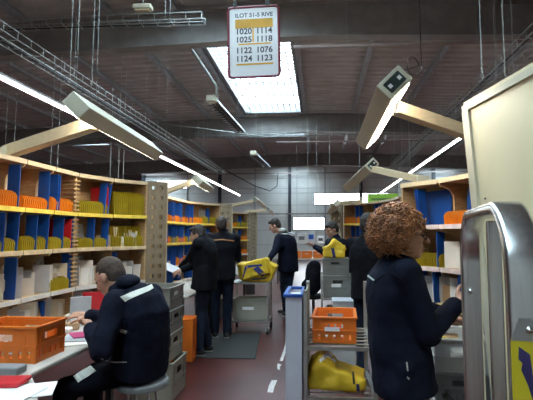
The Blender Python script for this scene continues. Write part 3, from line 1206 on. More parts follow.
def rack_lamp(label, a, b, glow, arm_from, arm_at, w1=.10, w2=.155, plate=True, arm_h=.065, lit=True):
    """long box lamp from a to b; glow = +1 shines to the right and down, -1 to the left and down"""
    a, b = V(a), V(b)
    d = (b - a).normalized()
    e1 = V((glow * .70, 0, -.71))
    e1 = (e1 - d * e1.dot(d)).normalized()
    e2 = d.cross(e1) if glow < 0 else e1.cross(d)
    e2.normalize()
    if e2.z > 0:
        e2 = -e2
    t = thing('rack_lamp', label, 'lamp', arm_from)
    L = (b - a).length
    mid = (a + b) / 2
    MB().obox(mid, e1, d, e2, w1, L, w2).build('lamp_body', 'creaml', t, bevel=.006)
    MB().obox(mid + e1 * (w1 / 2 + .002), e1, d, e2, .006, L - .04, w2 * .72).build('diffuser', 'lampe' if lit else 'paper', t)
    MB().obox(a - d * .003, e1, d, e2, w1 * .99, .006, w2 * .99).build('end_cap', 'creaml', t, bevel=.003)
    if plate:
        pl = MB().obox(a - d * .008, e1, d, e2, w1 * .62, .006, w2 * .66).build('switch_plate', 'plate', t)
        for k in (-.2, .2):
            MB().obox(a - d * .012 + e2 * (w2 * k), e1, d, e2, w1 * .2, .003, w2 * .12).build('switch_mark', 'paper', pl)
    af, aa = V(arm_from), V(arm_at)
    MB().beam(af, aa, .075, arm_h).build('arm', 'arm', t, bevel=.004)
    MB().box(af.x - .05, af.x + .05, af.y - .05, af.y + .05, af.z - .048, af.z + .03).build('arm_bracket', 'creaml', t)
    MB().cyl(aa - V((0, 0, .03)), aa + V((0, 0, .05)), .02, 10).build('pivot', 'black', t)
    return t


la, lb = at(76, 105, 2.54), at(154, 151.5, 3.98)
rack_lamp('cream box lamp over the seated man at the near left desk', la, lb, -1, (-2.30, 3.05, 2.11), (la.x - .02, 2.80, la.z - .05), plate=False, arm_h=.085)
ra, rb = at(394.5, 82.5, 2.17), at(367, 139, 3.40)
rl = rack_lamp('cream box lamp with dark end plate above the curly-haired woman', ra, rb, 1, (1.20, 2.62, 1.975), (ra.x + .05, 2.42, ra.z - .06))
cb = []
c0 = at(412, 66, 2.35)
for k in range(15):
    a_ = 2 * PI * k / 13
    cb.append(c0 + V((math.cos(a_) * .035 + .0015 * k, 0.01 * math.sin(a_ * 2), math.sin(a_) * .05 - .0)))
MB().tube([ra + V((.03, .05, .07))] + cb + [V((c0.x + .01, c0.y, zr(c0.x)))], .003, 5).build('cable', 'black', rl)
rack_lamp('small cream lamp reaching out from the middle left rack', at(197, 180, 6.0), at(209, 187.5, 7.2), -1, (-2.27, 6.2, 2.11), at(192, 182, 6.15), plate=False)
rack_lamp('cream lamp with dark end plate beyond the curly-haired woman', at(372, 165, 4.7), at(349, 186, 5.3), 1, (.93, 4.05, 2.0), at(373, 169, 4.72), lit=False)
rack_lamp('small pale lamp over the farthest left rack, left one of the pair', at(255, 199, 9.3), at(264, 206, 10.4), -1, (-2.28, 9.7, 2.1), at(254, 201, 9.4), w1=.08, w2=.13, lit=False)
rack_lamp('small pale lamp over the farthest left rack, right one of the pair', at(268, 209, 11.0), at(272, 213, 12), -1, (-1.85, 11.25, 2.1), at(267, 210, 11.1), w1=.08, w2=.13, lit=False)
rack_lamp('small white lamp standing out over the far right rack', at(337, 203, 7.6), at(331, 212, 8.2), 1, (.72, 7.95, 2.1), at(338, 203, 7.65), w1=.09, w2=.13, plate=False, lit=False)
# white lamp post of the near right rack carries the second arm
t = thing('lamp_post', 'cream post behind the near right rack carrying a lamp arm', 'post', (.93, 4.05, 0))
MB().box(.90, .96, 4.02, 4.08, .01, 1.952).build('post', 'creaml', t)
MB().box(.84, 1.02, 3.96, 4.14, 0, .012).build('foot_plate', 'legm', t)

# ================================================================== crates and trolleys


def lpart(mb, name, m, root, bevel=0.0, smooth=False, fix=False):
    """part given in its thing's own coordinates"""
    o = mb.build(name, m, None, smooth=smooth, bevel=bevel, fix=fix)
    o.parent = root
    return o


def crate(label, loc, w_, l_, h_, rz=0.0, m='orange', group=None, card=None, tilt=None, name='crate', slots=True, vents=True):
    """open stacking crate: w_ along x, l_ along y"""
    t = thing(name, label, 'crate', loc, group)
    t.rotation_euler = tilt if tilt else (0, 0, rz)
    T = .010
    b = MB().box(-w_ / 2 + .006, w_ / 2 - .006, -l_ / 2 + .006, l_ / 2 - .006, 0, T)
    hz0, hz1 = h_ * .62, h_ * .82

    def wall(ax, off, L):
        # ax 0: wall runs along x at y=off ; ax 1: along y at x=off
        def bx(s0, s1, z0, z1, t_=T):
            if ax == 0:
                b.box(s0, s1, off - t_ / 2, off + t_ / 2, z0, z1)
            else:
                b.box(off - t_ / 2, off + t_ / 2, s0, s1, z0, z1)
        hl = min(.06, L * .2) if slots else 0
        if vents:
            v0, v1 = h_ * .14, h_ * .34
            n = max(3, int(L / .06))
            bx(-L / 2, L / 2, 0, v0)
            for k in range(n + 1):
                c = -L / 2 + .018 + (L - .036) * k / n
                bx(c - .018, c + .018, v0, v1)
            bx(-L / 2, L / 2, v1, hz0)
        else:
            bx(-L / 2, L / 2, 0, hz0)
        if slots:
            bx(-L / 2, -hl, hz0, hz1)
            bx(hl, L / 2, hz0, hz1)
        else:
            bx(-L / 2, L / 2, hz0, hz1)
        bx(-L / 2, L / 2, hz1, h_)
        # ribs
        for k in range(3):
            c = L * (-.33 + .33 * k)
            if abs(c) < hl + .01:
                continue
            bx(c - .006, c + .006, h_ * .36, h_ * .92, T * 2)
    wall(0, -l_ / 2 + T, w_)
    wall(0, l_ / 2 - T, w_)
    wall(1, -w_ / 2 + T, l_)
    wall(1, w_ / 2 - T, l_)
    lpart(b, 'body', m, t)
    r = MB()
    r.box(-w_ / 2 - .008, w_ / 2 + .008, -l_ / 2 - .008, -l_ / 2 + .012, h_, h_ + .014).box(-w_ / 2 - .008, w_ / 2 + .008, l_ / 2 - .012, l_ / 2 + .008, h_, h_ + .014)
    r.box(-w_ / 2 - .008, -w_ / 2 + .012, -l_ / 2 + .012, l_ / 2 - .012, h_, h_ + .014).box(w_ / 2 - .012, w_ / 2 + .008, -l_ / 2 + .012, l_ / 2 - .012, h_, h_ + .014)
    lpart(r, 'rim', m, t, bevel=.003)
    rb = MB()
    z = h_ * .47
    rb.box(-w_ / 2 - .003, w_ / 2 + .003, -l_ / 2 - .003, -l_ / 2 + .006, z, z + .012).box(-w_ / 2 - .003, w_ / 2 + .003, l_ / 2 - .006, l_ / 2 + .003, z, z + .012)
    rb.box(-w_ / 2 - .003, -w_ / 2 + .006, -l_ / 2 + .006, l_ / 2 - .006, z, z + .012).box(w_ / 2 - .006, w_ / 2 + .003, -l_ / 2 + .006, l_ / 2 - .006, z, z + .012)
    lpart(rb, 'belt_rib', m, t)
    if card:
        lpart(MB().box(-w_ * .22, w_ * .12, -l_ / 2 - .004, -l_ / 2 - .001, h_ * .5, h_ * .66), 'label_card', 'paper', t)
    return t


# orange crate on the near left desk
crate('orange plastic crate on the near left desk, stickers on its end', (-1.865, 2.66, .751), .42, .30, .20, 0, 'orange', card=None)
for k, (x, z, w_, h_) in enumerate(((35, 339, 6, 5), (36, 345, 6, 3), (18, 349, 4, 2), (10, 357, 5, 2), (20, 341, 4, 2))):
    pass
p = V((-1.865, 2.505, 0))
CR1 = bpy.data.objects['crate']
for x, z, w_, h_ in ((-.10, .155, .035, .03), (-.10, .12, .035, .016), (-.16, .085, .02, .008), (.03, .13, .02, .008), (.06, .06, .018, .008), (-.02, .07, .018, .008)):
    lpart(MB().box(x - w_ / 2, x + w_ / 2, -.158, -.1545, z - h_ / 2, z + h_ / 2), 'sticker', 'paper', CR1)
for k in range(6):
    o = MB().box(-.07, .07, -.004, .004, 0, .15).build('envelope', 'paper' if k % 3 else 'paper2')
    o.location = (-1.95 + .03 * k, 2.62 + .022 * k, .764)
    o.rotation_euler = (rnd.uniform(-.1, .1), 0, rnd.uniform(-.2, .2))
    tag(o, '%s envelope from the left standing inside the orange crate on the left desk' % ORD[k], 'envelope', 'envelopes inside the near orange crate')

# grey crates piled behind the seated man
for k, (x, z, lab) in enumerate(((-1.53, 0, 'bottom'), (-1.57, .335, 'second from bottom'), (-1.57, .585, 'second from top'), (-1.57, .80, 'topmost'))):
    h = (.32, .235, .20, .20)[k]
    crate('grey plastic crate behind the seated man, %s of its pile' % lab, (x, 4.22, z), .38, .42, h, 0, 'greycrate' if k > 1 else 'beigecrate', group='grey crates piled behind the seated man', card=(k == 1), vents=False)
# orange crates stood on end
crate('orange crate standing on end beside the grey crate pile', (-1.545, 5.12, .105), .32, .50, .20, tilt=(PI / 2, 0, Rd(8)), m='orange', name='crate')
c_ = bpy.data.objects[[o.name for o in C.objects if o.name.startswith('crate') and o.parent is None][-1]]
c_.rotation_euler = (Rd(90), 0, Rd(188))
c_.location = (-1.66, 5.20, .255)
# the crate is turned so that its floor faces the aisle

# ---- low trolley with the yellow bag
def castor(root, x, y, r=.045):
    m = MB()
    m.cyl((x - .013, y, r), (x + .013, y, r), r, 14)
    w_ = m.build('wheel', 'black', root, smooth=False)
    MB().box(x - .022, x - .016, y - .02, y + .02, r, r * 2 + .01).box(x + .016, x + .022, y - .02, y + .02, r, r * 2 + .01).box(x - .022, x + .022, y - .025, y + .025, r * 2 + .01, r * 2 + .018).build('castor_fork', 'tubem', root)


def frame_trolley(name, label, x0, x1, y0, y1, zb, zts, post_top, group=None, rods=True, posts=None):
    t = thing(name, label, 'trolley', ((x0 + x1) / 2, (y0 + y1) / 2, 0), group)
    for x in (x0, x1):
        for y in (y0, y1):
            MB().box(x - .014, x + .014, y - .014, y + .014, .11, post_top).build('post', 'tubem', t, bevel=.004)
            castor(t, x, y)
    for z in [zb] + list(zts):
        m = MB()
        m.beam((x0, y0, z), (x1, y0, z), .025, .025).beam((x0, y1, z), (x1, y1, z), .025, .025).beam((x0, y0, z), (x0, y1, z), .025, .025).beam((x1, y0, z), (x1, y1, z), .025, .025)
        sh_ = m.build('shelf_frame', 'tubem', t)
        n = 6
        for k in range(1, n):
            y = y0 + (y1 - y0) * k / n
            MB().cyl((x0, y, z + .005), (x1, y, z + .005), .006, 6).build('shelf_rod', 'tubem', sh_)
    return t


C0 = frame_trolley('mail_trolley', 'low mail trolley carrying the yellow bag near the men', -1.36, -.80, 6.75, 7.25, .19, (.76,), .78)
crate('beige crate on the bottom of the low trolley under the yellow bag', (-1.08, 7.0, .204), .52, .40, .30, 0, 'beigecrate', card=True, vents=False)
m = MB()
# bags
def bag(label, prims, voxel=.014, noise=.012, extra=None):
    c = V(prims[0][0])
    t = thing('mail_bag', label, 'bag', c)
    mb_ = MB()
    for q in prims:
        if len(q) == 2:
            mb_.ell(q[0], q[1])
        else:                                   # slab: centre, size, tilt about y and z
            Rm = Euler((0, Rd(q[2]), Rd(q[3]))).to_matrix()
            mb_.obox(q[0], Rm @ V((1, 0, 0)), Rm @ V((0, 1, 0)), Rm @ V((0, 0, 1)), *q[1])
    o = apply_remesh(mb_, 'bag_body', 'yellow', t, voxel, 5, noise, 11)
    return t, o


bz = .775
b1, bo = bag('yellow mail bag with dark straps slumped on the low trolley', [((-1.03, 6.98, bz + .19), (.50, .32, .26), -9, 4), ((-1.0, 6.88, bz + .21), (.42, .25, .24), -14, -3), ((-.79, 7.0, bz + .16), (.16, .30, .24), 24, 0), ((-1.0, 7.0, bz + .06), (.42, .3, .12), 0, 0)])
tr_ = bvh(bo)
ribbon_on(tr_, [(243, 279), (247, 268), (262, 266)], [(243, 276), (245, 265.5), (262, 264)], 'strap', 'dkblue', b1)
ribbon_on(tr_, [(253, 269), (262, 277)], [(258, 266), (266, 274)], 'strap', 'dkblue', b1)
ribbon_on(tr_, [(252, 280), (266, 279)], [(252, 278.5), (266, 277.5)], 'strap', 'dkblue', b1)

# ---- trolley with the orange crate in the middle
cx0, cx1, cy0, cy1 = -.10, .36, 3.02, 3.62
C1 = frame_trolley('mail_trolley', 'tube-framed trolley holding the orange crate beside the woman', cx0, cx1, cy0, cy1, .42, (.745,), 1.13)
MB().box(cx0 - .004, cx0 + .004, cy0 + .02, cy1 - .02, .44, 1.10).build('side_panel', 'greenp', C1)
crate('orange crate of letters on the middle trolley beside the woman', (.105, 3.30, .759), .30, .40, .165, Rd(-3), 'orange', card=True)
for k in range(5):
    o = MB().box(-.09, .09, -.06, .06, 0, .006).build('envelope', ('paper', 'paper2', 'paper')[k % 3])
    o.location = (.10 + rnd.uniform(-.02, .02), 3.28 + rnd.uniform(-.05, .05), .771 + .02 * k + .04)
    o.rotation_euler = (rnd.uniform(-.05, .05), rnd.uniform(-.05, .05), rnd.uniform(-.3, .3))
    tag(o, 'letter lying in the middle trolley crate, %s from the bottom' % ORD[k], 'envelope', 'letters in the middle orange crate')
    o.location.z = .770 + .007 * k
b2, bo2 = bag('yellow mail bag lying on the bottom shelf of the middle trolley', [((.11, 3.28, .475), (.40, .36, .07), 0, 0), ((.06, 3.26, .53), (.28, .30, .12), 18, 4), ((.02, 3.26, .58), (.14, .22, .14), 30, 0), ((.20, 3.24, .51), (.22, .28, .08), 16, -5)])
tr_ = bvh(bo2)
ribbon_on(tr_, [(320, 363), (328, 356), (334, 362)], [(319, 360), (328, 350), (336, 362)], 'white_lining', 'paper', b2)
ribbon_on(tr_, [(352, 372), (353, 384)], [(354, 372), (355, 384)], 'strap', 'black', b2)
ribbon_on(tr_, [(356, 384), (357, 394)], [(359, 384), (360, 394)], 'strap', 'dkblue', b2)
# white bin with a blue rim beside it
t = thing('letter_bin', 'narrow white bin with blue rim beside the middle trolley', 'bin', (-.20, 3.2, 0))
bx0, bx1, by0, by1, bz1 = -.235, -.125, 3.02, 3.46, 1.08
MB().box(bx0, bx1, by0, by0 + .008, .0, bz1).box(bx0, bx1, by1 - .008, by1, 0, bz1).box(bx0, bx0 + .008, by0 + .008, by1 - .008, 0, bz1).box(bx1 - .008, bx1, by0 + .008, by1 - .008, 0, bz1).box(bx0 + .008, bx1 - .008, by0 + .008, by1 - .008, 0, .01).build('bin_body', 'bin', t)
MB().box(bx0 - .015, bx1 + .006, by0 - .015, by0 + .012, bz1, bz1 + .022).box(bx0 - .015, bx1 + .006, by1 - .012, by1 + .015, bz1, bz1 + .022).box(bx0 - .015, bx0 + .012, by0 + .012, by1 - .012, bz1, bz1 + .022).box(bx1 - .012, bx1 + .006, by0 + .012, by1 - .012, bz1, bz1 + .022).build('rim', 'blue', t, bevel=.004)
o = MB().box(bx0 + .012, bx1 - .012, by0 + .02, by1 - .02, .012, bz1 - .02).build('paper_stack', 'paper')
tag(o, 'stack of white paper filling the blue-rimmed bin', 'paper')

# ---- shelf trolley with grey crates further back
C2 = frame_trolley('mail_trolley', 'shelf trolley stacked with grey crates behind the middle trolley', .02, .52, 5.6, 6.1, .3, (.70,), 1.0)
crate('grey crate on the bottom shelf of the crate trolley', (.28, 5.84, .314), .40, .40, .24, 0, 'greycrate', card=True, vents=False)
crate('grey crate on the upper shelf of the crate trolley', (.22, 5.85, .714), .36, .40, .26, 0, 'greycrate', card=True, vents=False)
crate('grey crate with the yellow bag on top, upper of two stacked crates', (.20, 5.85, .99), .33, .38, .2, 0, 'greycrate', vents=False)
b3, bo3 = bag('yellow mail bag heaped on the grey crates of the crate trolley', [((.18, 5.83, 1.245), (.28, .28, .07), 0, 0), ((.20, 5.80, 1.32), (.20, .18, .20), 38, 6), ((.10, 5.80, 1.29), (.10, .2, .14), -20, 0)])
tr_ = bvh(bo3)
ribbon_on(tr_, [(331, 248), (333, 258)], [(334, 248), (336, 258)], 'strap', 'dkblue', b3)
t = thing('carton', 'small grey carton standing in front of the crate trolley', 'box', (.13, 4.6, 0))
p0 = at(343, 300, 5.2)
t.location = (p0.x, 5.2, 0)
MB().box(p0.x - .12, p0.x + .12, 5.05, 5.35, 0, .74).build('carton_body', 'greyplate', t, bevel=.006)
MB().box(p0.x - .125, p0.x + .125, 5.045, 5.355, .74, .76).build('lid', 'paper3', t)

# ---- black jacket over a chair back
p0 = at(313, 262, 7.4)
t = thing('office_chair', 'black office chair with its padded back to the aisle', 'chair', (p0.x, 7.4, 0))
mb_ = MB().ell((p0.x, 7.4, .82), (.14, .07, .26)).ell((p0.x - .03, 7.4, .66), (.17, .07, .15)).ell((p0.x + .02, 7.4, .95), (.12, .06, .13))
apply_remesh(mb_, 'backrest', 'blackc', t, .015, 3, .008)
MB().ell((p0.x, 7.62, .46), (.21, .21, .05)).build('seat', 'blackc', t, smooth=True)
MB().cyl((p0.x, 7.62, .10), (p0.x, 7.62, .44), .025).build('column', 'legm', t)
MB().beam((p0.x, 7.62, .43), (p0.x, 7.42, .66), .04, .02).build('back_bracket', 'legm', t)
for k in range(5):
    a = 2 * PI * k / 5
    q = V((p0.x + math.cos(a) * .25, 7.62 + math.sin(a) * .25, .07))
    MB().beam((p0.x, 7.62, .11), q, .035, .025).ell(q - V((0, 0, .035)), .035, nu=8, nv=6).build('leg', 'legm', t)

# ---- far packing bench by the window
t = thing('packing_bench', 'far packing bench below the window by the dark column', 'bench', (-.7, 14, 0))
MB().box(-1.35, .2, 13.6, 14.4, .74, .78).build('bench_top', 'laminate', t)
for x in (-1.3, .15):
    for y in (13.65, 14.35):
        MB().box(x - .025, x + .025, y - .025, y + .025, 0, .74).build('leg', 'legm', t)
MB().box(-1.35, .2, 14.1, 14.4, 1.22, 1.25).build('upper_shelf', 'laminate', t)
for x in (-1.3, .15):
    MB().box(x - .02, x + .02, 14.3, 14.34, .78, 1.22).build('shelf_post', 'legm', t)
for k in range(4):
    crate('orange crate on the far packing bench, %s from the left' % ['first', 'second', 'third', 'fourth'][k], (-1.13 + .36 * k, 13.85, .781), .32, .4, .2, 0, 'orange', group='orange crates on the far bench', vents=False)
for k, (x, w_, h_, mm, nm) in enumerate(((-1.2, .2, .42, 'greyplate', 'tilted grey'), (-.9, .26, .34, 'paper3', 'tall pale grey'), (-.58, .24, .30, 'greyplate', 'square grey'), (-.28, .22, .38, 'paper3', 'blue-grey'), (.02, .2, .22, 'paper', 'low white'))):
    t = thing('sorting_tray', '%s tray box on the far bench shelf' % nm, 'box', (x, 14.25, 1.251))
    lpart(MB().box(-w_ / 2, w_ / 2, -.13, .13, 0, h_), 'body', mm, t, bevel=.01)
    lpart(MB().box(-w_ / 2 + .03, w_ / 2 - .03, -.134, -.13, h_ * .3, h_ * .7), 'front_slot', 'blue' if k == 3 else 'dot', t)

# ---- grey crates beside the woman
crate('grey crate with slots standing low beside the woman', (.79, 2.72, .585), .30, .38, .145, Rd(-4), 'stoolp', vents=True)
crate('pale grey open crate stacked beside the woman at hand height', (.79, 2.72, .748), .30, .38, .165, Rd(-4), 'greyplate', vents=False, card=True)
t = thing('crate_stand', 'pale stand under the grey crates beside the woman', 'stand', (.79, 2.72, 0))
MB().box(.63, .95, 2.5, 2.94, .55, .583).build('stand_top', 'laminate', t)
for x in (.66, .92):
    for y in (2.53, 2.9):
        MB().box(x - .02, x + .02, y - .02, y + .02, 0, .55).build('leg', 'legm', t)

# ---- floor mat
m_ = [atz(188, 358, 0), atz(256, 358, 0), atz(257, 334, 0), atz(203, 334, 0)]
ya, yb = m_[0].y, m_[2].y
o = MB().prism([(m_[0].x, ya, 0), (m_[1].x, ya, 0), (m_[1].x - .12, yb, 0), (m_[0].x, yb, 0)], (0, 0, .012)).build('floor_mat', 'rubber', None, bevel=.004, fix=True)
tag(o, 'dark grey rubber mat on the red floor behind the standing men', 'mat')

# ---- steel trolley at the right edge
fa, fb = V((.402, 1.22, 0)), V((.30, .68, 0))
t = thing('steel_trolley', 'bright steel trolley with a tall hooped handle at the right edge', 'trolley', ((fa + fb) / 2))
u = (fb - fa).normalized()
nb = V((-u.y, u.x, 0))
L = (fb - fa).length
ZT = 1.548
rr = .12
path = [fa + up * z for z in (.12, .5, .9, 1.2, ZT - rr)]
for k in range(1, 9):
    a_ = PI / 2 * k / 8
    path.append(fa + u * (rr * (1 - math.cos(a_))) + up * (ZT - rr + rr * math.sin(a_)))
for k in range(0, 9):
    a_ = PI / 2 * k / 8
    path.append(fb - u * (rr * (1 - math.sin(a_))) + up * (ZT - rr + rr * math.cos(a_)))
path += [fb + up * z for z in (1.2, .9, .5, .12)]
wd, tk = .026, .011
sec = []
for cx__, cy__, a0 in ((1, 1, 0), (-1, 1, 90), (-1, -1, 180), (1, -1, 270)):
    for k in range(4):
        a_ = Rd(a0 + 30 * k)
        sec.append((cx__ * (wd - .008) + math.cos(a_) * .008, cy__ * (tk - .008) + math.sin(a_) * .008))
hoop = MB().tube(path, 1, sect=sec, up=nb).build('hoop_handle', 'steel', t, smooth=True, fix=True)
mid = fa.lerp(fb, .60)
MB().obox(mid + up * ((.12 + ZT) / 2 - .01), nb, u, up, .026, .014, ZT - .14).build('middle_bar', 'steel', t, bevel=.003)


def bolt(c, ax, r=.008):
    s_ = MB().ell(c, (r, r, r), nu=10, nv=6).build('bolt', 'steel', t, smooth=True)
    MB().cyl(c, c + ax * .004, r * 1.35, 12).build('washer', 'tubem', s_)
    return s_


vdir = (CO - (fa + up * 1.3)).normalized()
pa = at(470.5, 291, 1.195)
bolt(pa, V((0, -.001, 0)), .006)
# deck, posts and castors of the trolley
q0, q1 = fa, fb
off = nb if nb.x > 0 else -nb
MB().prism([q0 + up * .16, q1 + up * .16, q1 + off * .26 + up * .16, q0 + off * .26 + up * .16], (0, 0, -.03)).build('deck', 'tubem', t, fix=True)
for q in (q0, q1, q1 + off * .26, q0 + off * .26):
    castor(t, q.x, q.y, .05)
# riveted plate and yellow sticker on the near leg
fx = V((CO - fb).x, 0, 0) if False else None
view = V((-fb.x, -fb.y, 0)).normalized()
fc = u                                  # face of the leg turned to the camera
lc = fb + fc * (tk + .001)
pc = at(517, 337, lc.y)
m = MB()
o_ = fb + fc * (tk + .0015)
zc = 1.5 - (324 - 235) * .67 / 440
tri = [o_ + nb * -.024 + up * (zc - .016), o_ + nb * .024 + up * (zc - .016), o_ + nb * .012 + up * (zc + .016), o_ + nb * -.012 + up * (zc + .016)]
pl = m.prism(tri, fc * .002).build('rivet_plate', 'tubem', t, fix=True)
MB().ell(o_ + fc * .004 + up * zc, .006, nu=10, nv=6).build('rivet', 'steel', pl, smooth=True)
ys = MB().obox(o_ + up * (zc - .016 - .11), nb, fc, up, .048, .002, .22).build('yellow_sticker', 'yelp', t)
fe = o_ + fc * .0015 + up * (zc - .022)
sg_ = 1 if nb.x > 0 else -1
for pts_ in (((-.014, -.002), (.000, -.012), (.004, -.055), (.001, -.075), (-.004, -.055), (-.012, -.035), (-.010, -.025), (-.015, -.02)),
             ((.014, -.010), (.019, -.012), (.017, -.06), (.008, -.08), (.009, -.05), (.005, -.045), (.010, -.03)),
             ((-.001, -.075), (.004, -.09), (.005, -.14), (.002, -.14))):
    MB().prism([fe + nb * (a_ * sg_) + up * b_ for a_, b_ in pts_], fc * .0008).build('printed_mark', 'purple', ys, fix=True)

# ---- things on the near left desk
def flat(name, label, cat, px, py, z, w_, l_, h_, rz, m, group=None, extra=None, bev=.002):
    p = atz(px, py, z)
    o = MB().box(-w_ / 2, w_ / 2, -l_ / 2, l_ / 2, 0, h_).build(name, m, None, bevel=bev)
    o.location = (p.x, p.y, z)
    o.rotation_euler = (0, 0, Rd(rz))
    return tag(o, label, cat, group)


zd = .7505
flat('paper_sheet', 'white paper sheet poking out at the near end of the left desk', 'paper', 20, 392, zd, .30, .21, .004, 25, 'paper')
flat('paper_sheet', 'second white sheet under the red folder at the desk end', 'paper', 4, 394, zd + .0045, .30, .21, .004, -5, 'paper')
flat('folder', 'red folder on the papers at the near end of the left desk', 'folder', 0, 384, zd + .009, .24, .14, .022, 8, 'red', bev=.008)
flat('letter_tray', 'grey flat tray at the left edge of the near left desk', 'tray', -2, 374, zd, .26, .1, .045, 4, 'stoolp', bev=.01)
flat('magazine', 'white magazine lying at the edge of the near left desk', 'magazine', 74, 342, zd, .2, .26, .008, 30, 'paper')
flat('magazine', 'pale blue magazine on the white one near the desk edge', 'magazine', 78, 338, zd + .0085, .18, .24, .007, 12, 'paper3')
flat('magazine', 'red and pink leaflet on top of the magazines on the desk', 'leaflet', 80, 335, zd + .016, .12, .2, .005, 40, 'pink')
names = ['white', 'brown', 'cream', 'crumpled pale', 'kraft', 'clear wrapped', 'pink', 'grey']
mats_ = ['paper', 'kraft', 'paper2', 'paper', 'kraft', 'paper3', 'pink', 'greyplate']
for k in range(8):
    px, py = (66, 72, 70, 78, 76, 82, 84, 88)[k], (333, 330, 324, 326, 319, 321, 315, 312)[k]
    p = atz(px, py, zd)
    o_h = .04 + .022 * ((k * 5) % 4)
    mb_ = MB().box(-.05, .05, -.035, .035, 0, o_h)
    o = mb_.build('mail_packet', mats_[k], None, bevel=.012)
    o.location = (p.x, p.y, zd)
    o.rotation_euler = (0, 0, rnd.uniform(0, 3))
    tag(o, '%s mail packet in the heap on the desk before the seated man' % names[k], 'packet', 'heap of small packets')
p = atz(86, 318, zd)
o = MB().box(-.004, .004, -.09, .09, 0, .26).build('folder', 'red')
o.location = (-1.96, 3.74, zd)
o.rotation_euler = (0, Rd(6), Rd(-60))
tag(o, 'bright red folder standing upright on the desk by the seated man', 'folder')
o = MB().box(-.004, .004, -.08, .08, 0, .24).build('folder', 'paper3')
o.location = (-2.02, 3.64, zd)
o.rotation_euler = (0, Rd(12), Rd(-60))
tag(o, 'pale grey folder leaning beside the upright red folder', 'folder')

# ---- stool of the seated man
sx, sy, sz = -1.20, 2.98, .53
t = thing('stool', 'round grey stool on steel legs under the seated man', 'stool', (sx, sy, 0))
MB().tube([(sx, sy, sz - .045), (sx, sy, sz - .04), (sx, sy, sz - .01), (sx, sy, sz)], [.16, .175, .175, .165], 28).build('seat_pad', 'stoolp', t, smooth=False, bevel=.006)
for k in range(4):
    a_ = PI / 4 + PI / 2 * k
    MB().cyl((sx + math.cos(a_) * .09, sy + math.sin(a_) * .09, sz - .045), (sx + math.cos(a_) * .16, sy + math.sin(a_) * .16, 0.005), .011, 8).build('leg', 'tubem', t)
ring = [(sx + math.cos(2 * PI * k / 24) * .135, sy + math.sin(2 * PI * k / 24) * .135, .18) for k in range(24)]
MB().tube(ring, .008, 6, closed=True).build('foot_ring', 'tubem', t)

# ================================================================== people


def ik(a, c, l1, l2, hint):
    a, c = V(a), V(c)
    d = c - a
    L = d.length
    if L > (l1 + l2) * .995:
        c = a + d * ((l1 + l2) * .995 / L)
        d = c - a
        L = d.length
    d.normalize()
    x = (l1 * l1 - l2 * l2 + L * L) / (2 * L)
    h = math.sqrt(max(0, l1 * l1 - x * x))
    hp = V(hint) - d * d.dot(V(hint))
    hp.normalize()
    return a + d * x + hp * h, c


def hand(mb, wrist, d, palm_n, thumb_side, s=1.0, curl=.5):
    """palm, four unequal bent fingers and a side thumb; d = pointing direction"""
    d = V(d).normalized()
    n = V(palm_n)
    n = (n - d * n.dot(d)).normalized()
    sd = d.cross(n).normalized() * thumb_side
    pc = wrist + d * .045 * s
    mb.ell(pc, (.048 * s, .04 * s, .016 * s), (d, sd, n))
    mb.cap(wrist - d * .02, pc, .024 * s, .026 * s)
    for k, (o, ln) in enumerate(((.027, .070), (.009, .078), (-.009, .072), (-.026, .056))):
        p = wrist + d * (.078 * s) + sd * (o * s)
        dd = (d + sd * (o * 2.0)).normalized()
        r = (.0088 - .0006 * (k == 3)) * s
        for j, f in enumerate((.45, .32, .25)):
            a_ = curl * (j + .6)
            q = p + (dd * math.cos(a_) + n * math.sin(a_)) * (ln * s * f)
            mb.cap(p, q, r, r * .9, 8)
            p, r = q, r * .92
    p = wrist + d * (.025 * s) + sd * (.03 * s)
    for j, f in enumerate((.034, .028, .022)):
        a_ = .75 - .25 * j
        q = p + (d * math.cos(a_) + sd * math.sin(a_) + n * .35 * j).normalized() * (f * s)
        mb.cap(p, q, (.0115 - .001 * j) * s, (.0105 - .001 * j) * s, 8)
        p = q


